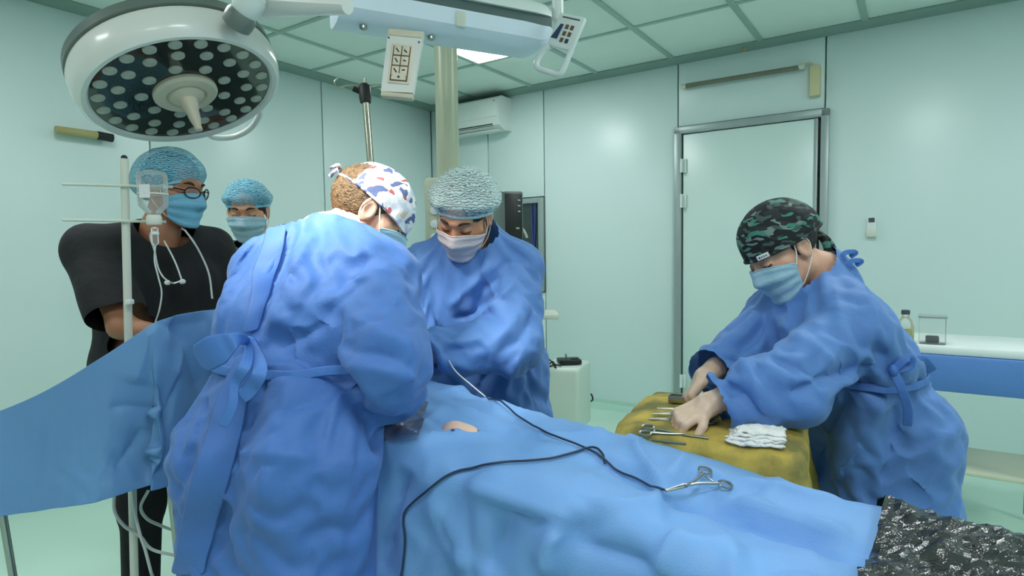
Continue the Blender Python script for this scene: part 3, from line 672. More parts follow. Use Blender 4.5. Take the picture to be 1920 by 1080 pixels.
# ================================================================== EQUIPMENT BY THE BACK WALL
c0 = atz(1058, 786, .0); fx, fy = rm(0, 0, 0)[:2]
cxy = at(1061, 730, 4.05)
t = thing('white_cabinet', V3(cxy[0], cxy[1], 0), 'low white cabinet unit standing on the floor by the back wall', 'cabinet')
zt = at(1061, 690, 4.0)[2]
MB().box(V3(cxy[0], cxy[1], (zt+.10)/2+.02), (.27, .34, zt-.09), np.array([nrm(V3(.93, -.36, 0)), nrm(V3(.36, .93, 0)), UP]), .03, 4).build('body', 'cabinet', t)
MB().box(V3(cxy[0]-.165, cxy[1]+.02, .30), (.05, .30, .45), np.array([nrm(V3(.93, -.36, 0)), nrm(V3(.36, .93, 0)), UP]), .004).build('dark_front', 'black', t)
MB().box(V3(cxy[0]-.165, cxy[1]-.14, .40), (.05, .03, .05), None, .006).build('latch', 'white', t)
for sx in (-.1, .1):
    for sy in (-.13, .13): MB().lathe([(.02, 0), (.02, .075)], V3(cxy[0]+sx, cxy[1]+sy, 0), UP, 12).build('foot', 'blackrubber', t)
o = V3(cxy[0]+.02, cxy[1]-.03, zt+.03)
ax_ = np.array([nrm(V3(.95, .1, 0)), nrm(V3(-.1, .95, 0)), UP])
t = thing('foot_switch', o, 'small flat black device with a knob on top of the white cabinet', 'device')
MB().box(o+UP*.016, (.15, .12, .032), ax_, .008).build('body', 'black', t)
MB().lathe([(.008, .032), (.008, .05), (.004, .065)], o+V3(-.02, 0, 0), UP, 14).build('knob', 'steel', t)
MB().box(o+V3(.035, -.02, .034), (.05, .03, .006), ax_, .002).build('top_plate', 'blackrubber', t)
t = thing('coiled_cable', o, 'black cable coiled over the white cabinet top', 'cable')
MB().tube(curve_pts([at(1012, 668, 3.95), at(1030, 674, 3.95), at(1042, 690, 3.9), at(1036, 678, 3.9), at(1026, 690, 3.92), at(1038, 684, 3.92), at(1052, 686, 3.9)], 60), .005, 8).build('cable_loop', 'cableblack', t)
t = thing('wall_cable', at(1105, 745, 4.3), 'black cable looping down beside the white cabinet to the floor', 'cable')
MB().tube(curve_pts([at(1104, 700, 4.25), at(1101, 735, 4.25), at(1109, 740, 4.25), at(1111, 750, 4.25), at(1103, 754, 4.2), at(1099, 760, 4.2)], 40), .006, 8).build('cable_run', 'cableblack', t)
# anaesthesia stand with shelves behind the second surgeon
ac = at(990, 640, 3.2)
t = thing('equipment_stand', V3(ac[0], ac[1], 0), 'beige equipment stand with two shelves behind the second surgeon', 'equipment stand')
MB().box(V3(ac[0]-.02, ac[1], (ac[2]+.02)/2-.0), (.06, .07, ac[2]-.04), None, .012).build('column', 'beige', t)
MB().box(at(985, 660, 3.2), (.22, .24, .05), None, .014).build('lower_shelf', 'beige', t)
MB().box(at(1000, 590, 3.2), (.26, .26, .026), None, .008).build('upper_shelf', 'offwhite', t)
MB().box(at(985, 625, 3.25), (.035, .04, .17), None, .006).build('shelf_post', 'beige', t)
MB().box(V3(ac[0]-.02, ac[1], .05), (.42, .42, .07), None, .02).build('base', 'beige', t)
MB().tube([at(965, 640, 3.15), at(1008, 647, 3.1)], .008, 8).build('shelf_tool', 'blackrubber', t)
mo = at(952, 412, 3.3)
t = thing('patient_monitor', V3(mo[0], mo[1], 0), 'dark grey patient monitor on a pole behind the second surgeon', 'monitor')
ax_ = np.array([nrm(V3(.9, .4, 0)), nrm(V3(-.4, .9, 0)), UP])
MB().box(mo, (.12, .16, .30), ax_, .012).build('housing', 'lampgrey', t)
MB().box(mo-ax_[1]*.081, (.10, .006, .27), ax_, .003).build('screen', 'black', t)
MB().box(mo-ax_[1]*.086+ax_[0]*.02-UP*.05, (.02, .004, .01), ax_, .001).build('indicator', 'pipe', t)
for k in range(3): MB().box(mo-ax_[1]*.086+ax_[0]*.03+UP*(.10-.03*k), (.016, .004, .008), ax_, .001).build('key', 'alu', t)
MB().box(V3(mo[0], mo[1], (mo[2]-.14+.06)/2), (.045, .045, mo[2]-.14-.06), None, .008).build('pole', 'beige', t)
MB().box(V3(mo[0], mo[1], .04), (.36, .36, .06), None, .02).build('base', 'beige', t)
hr = at(985, 495, 3.3); MB().box(V3((mo[0]+hr[0]+.05)/2, mo[1]-.03, hr[2]), (hr[0]+.07-mo[0]+.02, .05, .03), None, .006).build('hand_rail', 'offwhite', t)
t = thing('breathing_hose', at(985, 430, 3.6), 'short white hose and connector in front of the window', 'hose')
MB().tube(curve_pts([at(972, 425, 3.35), at(978, 428, 3.4), at(984, 436, 3.4), at(988, 446, 3.4)], 20), .008, 10).build('hose_tube', 'cablewhite', t)
MB().box(at(971, 430, 3.33), (.03, .05, .045), None, .005).build('connector', 'white', t)
# supply trolley at the right
tz = .86; tc_ = V3(2.05, 2.75, 0)
t = thing('supply_trolley', tc_, 'white topped supply trolley with blue cover against the right side', 'trolley')
MB().box(V3(2.08, 2.75, tz-.02), (.62, .46, .04), np.array([A, B, UP]), .01).build('top', 'white', t)
MB().box(V3(2.08, 2.75, tz-.12), (.64, .48, .16), np.array([A, B, UP]), .012).build('blue_cover', 'gown2', t)
for sx in (-.27, .27):
    for sy in (-.19, .19): MB().tube([V3(2.08, 2.75, .03)+A*sx+B*sy, V3(2.08, 2.75, tz-.05)+A*sx+B*sy], .014, 12).build('leg', 'alu', t)
MB().box(V3(2.08, 2.75, .3), (.56, .4, .02), np.array([A, B, UP]), .005).build('lower_shelf', 'beige', t)
o = V3(*at(1697, 628, 2.72)[:2], tz)
t = thing('fluid_bottle', o, 'clear bottle of yellowish fluid with dark cap on the trolley', 'bottle')
MB().lathe([(.03, 0), (.034, .004), (.034, .085), (.028, .105), (.014, .12), (.014, .135)], o, UP, 28).build('bottle_glass', 'clear', t)
MB().lathe([(.031, .002), (.0325, .006), (.0325, .07), (.001, .07)], o, UP, 28).build('fluid', 'liquid', t)
MB().lathe([(.017, .132), (.017, .15), (.012, .152)], o, UP, 20).build('cap', 'print', t)
o = V3(*at(1748, 628, 2.70)[:2], tz)
t = thing('clear_box', o, 'clear plastic box with grey rim beside the fluid bottle', 'box')
MB().box(o+UP*.06, (.10, .08, .12), RAX, .006).build('box_body', 'clear', t); MB().box(o+UP*.123, (.108, .088, .01), RAX, .003).build('lid', 'alu', t)
MB().box(o+V3(.0, -.0, .02), (.05, .04, .03), RAX, .006).build('contents', 'print', t)
o = V3(*at(1684, 640, 2.6)[:2], tz)
t = thing('tube_clip', o, 'small dark clip lying at the near edge of the trolley', 'clip')
MB().tube(curve_pts([o+V3(-.03, 0, .01), o+V3(0, .0, .02), o+V3(.03, -.01, .008)], 12), .007, 8).build('clip_body', 'blackrubber', t)

# ================================================================== OPERATING TABLE AND DRAPES
T0 = V3(.055, 1.557, 0)
def tpt(s, q, z): return T0+A*s+B*q+UP*z
def sq(p): d = np.asarray(p)-T0; return d@A, d@B
KS = np.array([-1.2, -.38, 0, .246, .742, 1.4]); KZ = np.array([.95, .945, .9, .882, .825, .775])
def topz(s, q):
    z = np.interp(s, KS, KZ)
    z = z-.035*np.clip((s-.15)/.3, 0, 1)*np.exp(-((q+.25)/.07)**2)
    z = z+.012*np.exp(-((s+.22)/.15)**2-((q+.2)/.12)**2)-.010*np.exp(-((q+.23)/.1)**2)*np.clip((-.05-s)/.2, 0, 1)
    return z
def support(P):
    s = (P-T0)@A; q = (P-T0)@B; r = .055
    dx = np.abs(q+.235)-(.215-r); dz = P[:, 2]-(topz(s, q)-r); ds = np.abs(s-.13)-(1.20-r)
    D = np.stack([np.maximum(dx, 0), np.maximum(dz, 0), np.maximum(ds, 0)], 1)
    return np.linalg.norm(D, axis=1)+np.minimum(np.maximum(np.maximum(dx, dz), ds), 0)-r
cell = .0175
sg = np.arange(-.74, 1.36, cell); qg = np.arange(-.34, 1.16, cell)
S, Qg = np.meshgrid(sg, qg, indexing='ij')
a_far, a_top = 0., .45
q_ = np.where(Qg < 0, .012, np.where(Qg < a_top, -Qg, -.462)); zt_ = np.where(Qg < 0, Qg, np.where(Qg < a_top, 0, -(Qg-a_top)))
Zt = topz(S, q_)+.015+zt_
V = T0+S[..., None]*A+q_[..., None]*B+Zt[..., None]*UP
ns, nq_ = S.shape; ix = np.arange(ns*nq_).reshape(ns, nq_)
QD = np.stack([ix[:-1, :-1], ix[1:, :-1], ix[1:, 1:], ix[:-1, 1:]], -1).reshape(-1, 4)
V = V.reshape(-1, 3); flat = np.stack([S.ravel(), Qg.ravel(), 0*S.ravel()], 1)
pinch = atz(1240, 921, .868); ps, pq = sq(pinch)
near = np.hypot(S.ravel()-ps, -Qg.ravel()-pq); pin = np.flatnonzero(near < .026)
def pull(step, W):
    k = min(1, step/25.); W[pin] = W[pin]*(1-.5*k)+.5*k*(pinch+UP*(.012)+(W[pin]-pinch)*.25)
opc = atz(864, 781, .935); os_, oq = sq(opc)       # opening over the abdomen
VD = cloth(V, QD, support, steps=48, iters=8, stretch=1.015, grav=.0004, bend=.35, margin=.006, fric=.5, rest=flat, moves=pull, seed=.004, damp=.9)
VD = smooth(VD, QD, 1, .4); QD0 = QD; _sq = np.stack([S.ravel(), Qg.ravel(), 0*S.ravel()], 1)
_b = BVHTree.FromPolygons([tuple(v) for v in VD], [tuple(int(i) for i in f) for f in QD])
VD, QD2 = subdiv(VD, QD); SQ, _ = subdiv(_sq, QD); QD = QD2; VD = smooth(VD, QD, 1, .5)
if vnormals(VD, QD)[:, 2].mean() < 0: QD = QD[:, ::-1]
_N = vnormals(VD, QD); _d = np.zeros(len(VD))
for i, (a_, b_) in enumerate(SQ[:, :2]):
    hang = min(1, max(0, (b_-.42)/.12)); topw = 1-hang
    _d[i] = topw*.007*(.5-2*abs(mnoise.noise(Vector((a_*5+b_*2, b_*7-a_*2, 3.1)))))+hang*.018*(.45-2*abs(mnoise.noise(Vector((a_*6, b_*1.6, 9.3)))))
_d += np.array([-.0075*abs(mnoise.noise(Vector((a_*9+b_*3, b_*10-a_*4, 1.7))))-.0045*abs(mnoise.noise(Vector((a_*19, b_*19+a_*6, 5.2)))) for a_, b_ in SQ[:, :2]])
_r = np.random.default_rng(5)
for _k in range(46):
    c_ = np.array([_r.uniform(-.5, .75), _r.uniform(-.0, .95)]); an_ = _r.uniform(0, math.pi); L_ = _r.uniform(.05, .17); u_ = np.array([math.cos(an_), math.sin(an_)])
    t_ = np.clip((SQ[:, :2]-c_)@u_, -L_, L_); di = np.linalg.norm(SQ[:, :2]-c_-t_[:, None]*u_, axis=1); w_ = _r.uniform(.012, .024)
    _d += _r.choice([-1, 1])*_r.uniform(.007, .015)*np.exp(-di/w_)*(1-(np.abs(t_)/L_)**2)
for v_ in (-.12, .31, .60): _d += .006*np.exp(-np.abs(SQ[:, 0]-v_)/.010)
for v_ in (.20, .66): _d += .006*np.exp(-np.abs(SQ[:, 1]-v_)/.010)
_d *= np.clip(1-np.exp(-(((SQ[:, 0]-os_)/.09)**2+((-SQ[:, 1]-oq)/.07)**2)), 0, 1)
VD = smooth(VD+_N*_d[:, None], QD, 1, .4)
VD = creases(VD, QD, [([(1240, 921), (1330, 950), (1480, 1005), (1640, 1060)], -0.0276, 0.0137, 0.0275), ([(1238, 918), (1215, 880), (1190, 840), (1168, 803)], 0.0172, 0.0137, 0.0120), ([(1238, 918), (1200, 905), (1160, 880), (1120, 860)], -0.0138, 0.0120, 0.0137),
    ([(1242, 915), (1262, 890), (1275, 870), (1290, 850)], 0.0138, 0.0120, 0.0137), ([(1240, 925), (1200, 940), (1150, 945), (1100, 940)], 0.0103, 0.0137, 0.0137), ([(854, 906), (920, 930), (985, 952), (1052, 976)], 0.0172, 0.0120, 0.0206), ([(880, 938), (940, 958), (1000, 975), (1044, 990)], -0.0138, 0.0120, 0.0137),
    ([(1046, 985), (1040, 1010), (1034, 1040), (1028, 1078)], 0.0207, 0.0206, 0.0137), ([(1046, 980), (1062, 966), (1076, 950), (1085, 940)], 0.0103, 0.0120, 0.0120), ([(1060, 1000), (1110, 1030), (1170, 1050), (1230, 1075)], -0.0207, 0.0206, 0.0275), ([(1350, 940), (1420, 955), (1500, 985), (1600, 1000)], 0.0172, 0.0206, 0.0206),
    ([(690, 831), (760, 828), (830, 822), (920, 812)], 0.0138, 0.0137, 0.0120), ([(1000, 822), (1060, 820), (1120, 815), (1165, 806)], 0.0121, 0.0120, 0.0137), ([(760, 880), (740, 930), (725, 1000), (715, 1075)], -0.0207, 0.0206, 0.0206), ([(800, 930), (830, 985), (850, 1030), (860, 1075)], 0.0207, 0.0275, 0.0206), ([(940, 960), (935, 1000), (920, 1040), (910, 1078)], -0.0172, 0.0206, 0.0275), ([(1290, 990), (1260, 1020), (1245, 1050), (1235, 1078)], 0.0138, 0.0137, 0.0206),
    ([(700, 740), (760, 760), (820, 790), (850, 800)], -0.0103, 0.0120, 0.0137), ([(720, 725), (790, 745), (850, 765), (900, 775)], 0.0103, 0.0137, 0.0120), ([(1300, 870), (1400, 900), (1500, 925), (1600, 950)], 0.0103, 0.0137, 0.0137)], _b)
hole = (((SQ[:, 0]-os_)/.042)**2+((-SQ[:, 1]-oq)/.022)**2) < 1
Vh, Qh, _ = drop(VD, QD, hole); Vh = smooth_border(Vh, Qh, 6)
drape = mesh('surgical_drape', Vh, Qh, 'drape', loc=tpt(0, -.23, .3))
tag(drape, 'large blue surgical drape covering the patient and operating table', 'drape')
bvh_d = BVHTree.FromPolygons([tuple(v) for v in VD], [tuple(int(i) for i in f) for f in QD])
def hit(bvh, px, py, off=0., lim=6):
    r = rayd(px, py); h = bvh.ray_cast(Vector(CAM), Vector(r), lim)
    if h[0] is None: return None
    n = np.array(h[1]); n = n if n@r < 0 else -n
    return np.array(h[0])+n*off
def path_on(bvh, pix, off, n=80, zfall=None):
    out = []
    for p in curve_pts([(a, b, 0) for a, b in pix], n):
        h = hit(bvh, p[0], p[1], off)
        if h is not None: out.append(h)
    out = np.array(out)
    for _ in range(2): out[1:-1] = .25*out[:-2]+.5*out[1:-1]+.25*out[2:]
    return out
# operating table itself
t = thing('operating_table', tpt(.1, -.235, 0), 'operating table hidden beneath the large blue drape', 'table')
MB().box(tpt(.1, -.235, .66), (2.1, .32, .05), RAX, .015).build('table_top', 'steel', t)
MB().box(tpt(.1, -.235, .71), (2.1, .31, .05), RAX, .02).build('mattress', 'black', t)
MB().box(tpt(0, -.235, .36), (.22, .20, .60), RAX, .02).build('column', 'steel', t)
MB().box(tpt(.1, -.235, .045), (.9, .36, .08), RAX, .02).build('base', 'offwhite', t)
# patient under the drape (only a patch of skin shows)
pl_ = [(tpt(-.66, -.235, .80), tpt(-.28, -.235, .805), .105, .105), (tpt(-.66, -.34, .79), tpt(-.1, -.32, .79), .07, .08), (tpt(-.66, -.14, .79), tpt(-.1, -.15, .79), .07, .08),
       (tpt(-.1, -.32, .785), tpt(.45, -.345, .765), .08, .055), (tpt(-.1, -.15, .785), tpt(.45, -.13, .765), .08, .055), (tpt(.45, -.345, .765), tpt(.9, -.35, .75), .05, .035), (tpt(.45, -.13, .765), tpt(.9, -.12, .75), .05, .035),
       (tpt(-.66, -.235, .80), tpt(-.80, -.235, .80), .06, .05), (tpt(-.80, -.235, .82), tpt(-.9, -.235, .83), .08, .085), (tpt(-.62, -.40, .78), tpt(-.2, -.405, .77), .035, .028), (tpt(-.62, -.08, .78), tpt(-.2, -.075, .77), .035, .028)]
hz = topz(np.array([os_]), np.array([oq]))[0]
mound = [(tpt(os_-.02, oq, hz-.012), tpt(os_+.02, oq+.004, hz-.014), .032, .026), (tpt(os_, oq, hz-.05), tpt(os_, oq, hz-.1), .05, .06)]
fn = cones(pl_+mound, .03); lo, hi = bounds(pl_+mound, .03)
Vp_, Qp_ = sdf_mesh(fn, lo, hi, .013, 1)
t = thing('person', tpt(-.2, -.235, .735), 'patient lying under the blue drape with a small patch of bare skin showing', 'person')
mesh('body', Vp_, Qp_, 'belly', t)
sp = hit(bvh_d, 849, 806, .001)
MB().lathe([(.0042, 0), (.003, .001), (.0005, .0015)], sp, UP, 10).build('blood_spot', 'blood', drape)
# clear pouch film beside the surgeon's hand
pts = []
nu, nv = 16, 12
for i in range(nu):
    for k in range(nv):
        u, v = i/(nu-1), k/(nv-1); px = 655+u*(150-20*v); py = 752+v*(78-2*u)+8*u*(1-v)
        h = hit(bvh_d, px, py, .006+.006*abs(math.sin(5*u+4*v))+.01*math.sin(math.pi*u)*math.sin(math.pi*v)); pts.append(h if h is not None else pts[-1])
mesh('pouch_film', pts, [(i*nv+k, (i+1)*nv+k, (i+1)*nv+k+1, i*nv+k+1) for i in range(nu-1) for k in range(nv-1)], 'film', drape, sub=1)
# crumpled black plastic over the foot end
sel = (SQ[:, 0] > .752+.02*np.sin(SQ[:, 1]*9)) & (SQ[:, 1] > -.2) & (SQ[:, 1] < 1.0)
Vf, Qf, _ = drop(VD, QD, ~sel); Nf = vnormals(Vf, Qf); Nf = Nf*np.sign(Nf[:, 2:].mean())
bm = bmesh.new(); me = bpy.data.meshes.new('tmp'); me.from_pydata((Vf+Nf*.01).tolist(), [], [tuple(int(i) for i in q) for q in Qf]); bm.from_mesh(me)
for v in bm.verts:
    c = v.co; d = abs(mnoise.noise(c*24))*.022+abs(mnoise.noise(c*55+Vector((3, 1, 7))))*.012
    v.co = c+Vector((.2, -.3, 1)).normalized()*(d)
Vf2 = np.array([v.co[:] for v in bm.verts]); Qf2 = [[v.index for v in f.verts] for f in bm.faces]; bm.free()
o = mesh('plastic_sheet', Vf2, Qf2, 'foil', smooth=False, solid=.0008)
tag(o, 'crumpled shiny black plastic sheet over the foot end of the table', 'plastic sheet')
# cable across the drape
cp = path_on(bvh_d, [(938, 768), (975, 792), (1035, 820), (1090, 843), (1130, 862), (1160, 885), (1205, 905), (1238, 921)], .0075, 70)
up1 = curve_pts([at(800, 612, 1.72), at(828, 650, 1.69), at(852, 693, 1.66), at(884, 722, 1.63), at(914, 747, 1.585)], 40)
t = thing('diathermy_cable', cp[-1], 'thin dark cable running from the surgeons down the drape to the clamp', 'cable')
MB().tube(up1, .0018, 8).build('white_section', 'cablewhite', t)
MB().tube(np.vstack([up1[-2:], cp+UP*(.016*np.clip(1-np.arange(len(cp))/14, 0, 1))[:, None]]), .0023, 8).build('dark_section', 'cable', t)
cp2 = path_on(bvh_d, [(1134, 872), (1128, 852), (1110, 843), (1080, 850), (1035, 864), (990, 869), (940, 872), (890, 880), (845, 890), (805, 918), (768, 952), (760, 975), (763, 1010), (758, 1060), (752, 1110), (748, 1160)], .006, 120)
t = thing('looped_cable', cp2[0], 'dark cable looping across the drape and over its near edge', 'cable')
MB().tube(cp2, .0024, 8).build('cable_run', 'cable', t)

def hemostat(o, d, n, Lh, label, ring=.014, opening=.05, group=None, cat='forceps', name='surgical_forceps'):
    d = nrm(d); n = nrm(n-d*(n@d)); s = np.cross(n, d); t = thing(name, o, label, cat, group); pv = o+d*Lh*.36
    for sg_ in (-1, 1):
        k = sg_*opening*Lh
        end = o+d*Lh*.84+s*k*1.6
        MB().tube(curve_pts([o+s*sg_*.0012, pv-d*.01+s*sg_*.002+n*sg_*.001, pv+s*0+n*sg_*.0018, pv+d*.03-s*sg_*-.004, end], 24), np.linspace(.0018, .0028, 24), 8).build('shank', 'steel', t)
        a_ = np.linspace(0, 2*math.pi, 26); c = end+d*ring+s*sg_*ring*.5
        MB().tube([c+ring*1.15*math.cos(x)*d+ring*.9*math.sin(x)*s for x in a_], .0024, 8, cap=False).build('finger_ring', 'steel', t)
    MB().lathe([(.004, -.003), (.004, .003)], pv, n, 12).build('pivot', 'steel', t)
    MB().box(o+d*Lh*.8, (.004, .05*Lh*2.6, .003), np.array([d, s, n]), .001).build('ratchet', 'steel', t)
    return t
tip = hit(bvh_d, 1242, 921, .006); tail = hit(bvh_d, 1352, 903, .012)
hemostat(tip, tail-tip, UP*1.0+nrm(CAM-tip)*.6, np.linalg.norm(tail-tip), 'steel clamp lying on the blue drape holding the cable', ring=.0125, opening=.07)

# ------------------------------------------------ anaesthesia screen drape at the left
top_px = [(-120, 812, 1.42), (60, 742, 1.45), (196, 663, 1.50), (268, 615, 1.54), (305, 595, 1.56), (379, 579, 1.68), (470, 572, 1.85)]
tp = curve_pts([at(*p) for p in top_px], 90); nz_ = 44
hem = .725; rows = []
outw = nrm(V3(-.45, -.9, 0))
for k in range(nz_):
    f = k/(nz_-1); r = []
    for i, p in enumerate(tp):
        u = i/89; z = p[2]*(1-f)+(hem-.01*math.sin(u*9))*f
        amp = f**.7*.022; w_ = math.sin(u*21+.6*math.sin(u*9)) * amp+.03*f*(1 if True else 0)
        r.append(V3(p[0], p[1], z)+outw*w_)
    rows.append(r)
Vs = np.array(rows).reshape(-1, 3); ixs = np.arange(nz_*90).reshape(nz_, 90)
Qs = np.stack([ixs[:-1, :-1], ixs[:-1, 1:], ixs[1:, 1:], ixs[1:, :-1]], -1).reshape(-1, 4)
bars = [(tp[i]-UP*.034-outw*.022, tp[i+6]-UP*.034-outw*.022, .009, .009) for i in range(0, 84, 6)]
Vs = cloth(Vs, Qs, cones(bars, 0), steps=40, iters=6, stretch=1.03, grav=.0003, bend=.3, pins=np.arange(90), margin=.004, seed=.004, damp=.85, mem=.01)
Vs = smooth(Vs, Qs, 2, .4); Vs, Qs = subdiv(Vs, Qs); Vs = smooth(Vs, Qs, 1, .5); _b = BVHTree.FromPolygons([tuple(v) for v in Vs], [tuple(int(i) for i in f) for f in Qs])
Vs = creases(Vs, Qs, [([(305, 598), (340, 640), (365, 700), (380, 740)], .010, .03, .03), ([(334, 700), (310, 780), (290, 850), (268, 925)], .013, .06, .010), ([(300, 600), (280, 640), (262, 690), (250, 720)], -.010, .03, .04), ([(200, 765), (240, 762), (290, 768), (320, 770)], .006, .010, .014), ([(215, 880), (240, 850), (255, 830), (265, 800)], .008, .03, .02), ([(350, 640), (330, 690), (318, 740), (300, 800)], -.010, .02, .03)], _b)
scr = mesh('screen_drape', Vs, Qs, 'drapescreen', solid=.0012)
tag(scr, 'blue drape hung over the anaesthesia screen at the left', 'drape')
t = thing('steel_stand', tp[40]*V3(1, 1, 0), 'thin steel stand holding up the left blue drape', 'stand')
MB().tube(tp[4:50:3]-UP*.034-outw*.022, .008, 10).build('frame_bar', 'steel', t)
for i in (6, 46): MB().tube([tp[i]-UP*.034-outw*.022, V3(tp[i][0]+.02, tp[i][1]+.10, .02)], .009, 10).build('frame_post', 'steel', t)
bvh_s = BVHTree.FromPolygons([tuple(v) for v in Vs], [tuple(int(i) for i in f) for f in Qs])
# white leads hanging below it
for lab, pts in (('white lead hanging in a long loop beneath the left drape', [(216, 905, 1.66), (214, 955, 1.66), (232, 985, 1.66), (262, 1005, 1.68), (285, 1030, 1.7), (330, 1042, 1.72)]),
                 ('pair of white leads dropping beside the white stand to the floor', [(245, 900, 1.64), (252, 955, 1.64), (262, 1000, 1.65), (272, 1030, 1.66), (283, 1072, 1.67), (286, 1080, 1.7)]),
                 ('thin grey lead crossing in front of the black trousers', [(278, 920, 1.7), (264, 950, 1.7), (275, 972, 1.72), (300, 985, 1.74), (330, 996, 1.78)])):
    t = thing('white_lead', at(*pts[0]), lab, 'cable', 'leads hanging below the left drape')
    MB().tube(curve_pts([at(*p) for p in pts], 50), .0042, 8).build('lead_wire', 'cablewhite', t)

# ------------------------------------------------ instrument table
mu = nrm(V3(.90, -.43, 0)); mv = nrm(V3(.43, .90, 0)); MZ = .885
FL = atz(1216, 728, MZ); mc = FL+mu*.215-mv*.235; MAX = np.array([mu, mv, UP])
def mayo(P): return d_box(P, V3(mc[0], mc[1], MZ-.03), (.205, .225, .03), MAX, .016)
cw = .0155; ug = np.arange(-.41, .42, cw); vg = np.arange(-.44, .45, cw); Um, Vm = np.meshgrid(ug, vg, indexing='ij')
Vy = mc*V3(1, 1, 0)+Um[..., None]*mu+Vm[..., None]*mv+np.full(Um.shape+(1,), MZ+.012)*UP
ex = np.maximum(np.abs(Um)-.215, 0); ey = np.maximum(np.abs(Vm)-.235, 0); dr_ = np.hypot(ex, ey)
Vy = (Vy-UP*(dr_*.85)[..., None]-(np.sign(Um)*ex*.75)[..., None]*mu-(np.sign(Vm)*ey*.75)[..., None]*mv).reshape(-1, 3)
fl2 = np.stack([Um.ravel(), Vm.ravel(), 0*Um.ravel()], 1); n1, n2 = Um.shape; ixm = np.arange(n1*n2).reshape(n1, n2)
Qy = np.stack([ixm[:-1, :-1], ixm[1:, :-1], ixm[1:, 1:], ixm[:-1, 1:]], -1).reshape(-1, 4)
Vy = cloth(Vy, Qy, mayo, steps=70, iters=8, stretch=1.02, grav=.0005, bend=.3, margin=.005, fric=.5, rest=fl2, seed=.005, damp=.9, pins=np.flatnonzero((np.abs(Um.ravel()) < .17) & (np.abs(Vm.ravel()) < .19)))
Vy = smooth(Vy, Qy, 1, .4); Ny = vnormals(Vy, Qy)
Vy, Qy = subdiv(Vy, Qy); Vy = smooth(Vy, Qy, 1, .5)
for i, v in enumerate(Vy):
    if v[2] > MZ-.01: Vy[i, 2] += -.004+.006*mnoise.noise(Vector(v)*11)-.012*abs(mnoise.noise(Vector(v)*15+Vector((4, 0, 0))))+.004
    else: Vy[i] += np.array(mnoise.noise_vector(Vector(v)*16))*.008
o = mesh('instrument_cloth', Vy, Qy, 'yellowcloth', solid=.002)
tag(o, 'mottled olive yellow cloth spread over the instrument table', 'cloth')
bvh_y = BVHTree.FromPolygons([tuple(v) for v in Vy], [tuple(int(i) for i in f) for f in Qy])
t = thing('instrument_table', mc*V3(1, 1, 0), 'instrument stand carrying a tray under the yellow cloth', 'table')
MB().box(V3(mc[0], mc[1], MZ-.03), (.375, .415, .036), MAX, .012).build('tray', 'steel', t)
pc = mc*V3(1, 1, 0)+mu*.15
MB().tube([pc+UP*.06, pc+UP*(MZ-.06)], .018, 16).build('post', 'steel', t)
MB().box(pc+UP*.05-mu*.1, (.44, .06, .04), MAX, .012).build('base_bar', 'steel', t); MB().box(pc+UP*.05, (.06, .46, .04), MAX, .012).build('base_bar', 'steel', t)
for s_ in ((-.3, 0), (0, .21), (0, -.21)): MB().lathe([(.015, 0), (.018, .01), (.018, .03)], pc+mu*s_[0]+mv*s_[1], UP, 14).build('caster', 'blackrubber', t)
def onY(px, py, off=.004):
    h = bvh_y.ray_cast(Vector(CAM), Vector(rayd(px, py)), 6); 
    return (np.array(h[0]) if h[0] is not None else atz(px, py, MZ))+UP*off
for k, (a, b, lab) in enumerate((((1216, 789), (1300, 797), 'slim steel forceps pointing out of the gloved hand, frontmost of the bundle'), ((1222, 783), (1300, 790), 'slim steel scissors in the middle of the bundle under the gloved hand'), ((1232, 777), (1306, 786), 'steel clamp furthest back in the bundle under the gloved hand'))):
    p, q = onY(*a, .006+.005*k), onY(*b, .012+.005*k); hemostat(p, q-p, UP, .15, lab, ring=.011, opening=.03+.02*k, group='instruments under the gloved hand')
p, q = onY(1328, 826, .006), onY(1203, 811, .008)
hemostat(p, q-p, UP+V3(0, -.3, 0), np.linalg.norm(q-p), 'long steel clamp lying at the near side of the yellow cloth', ring=.011, opening=.035)
t = thing('steel_probe', onY(1224, 829), 'thin steel probe lying closest to the drape on the yellow cloth', 'instrument')
MB().tube([onY(1222, 829, .005), onY(1250, 833, .006), onY(1286, 837, .006)], [.001, .0022, .0026], 8).build('probe_rod', 'steel', t)
t = thing('steel_tray', onY(1276, 757), 'small narrow steel dish beyond the gloved hands on the yellow cloth', 'dish')
cdi = onY(1279, 757, .006); m = MB(); m.box(cdi, (.065, .028, .006), MAX, .002)
for q in ((0, .014), (0, -.014)): m.box(cdi+mv*q[1]+UP*.008, (.065, .003, .016), MAX, .001)
for q in (-.032, .032): m.box(cdi+mu*q+UP*.008, (.003, .03, .016), MAX, .001)
m.build('dish_body', 'steel', t)
gc = onY(1414, 826, .0); gu = nrm(onY(1460, 832)-onY(1370, 824)); gu = nrm(gu*V3(1, 1, 0)); gv = np.cross(UP, gu)
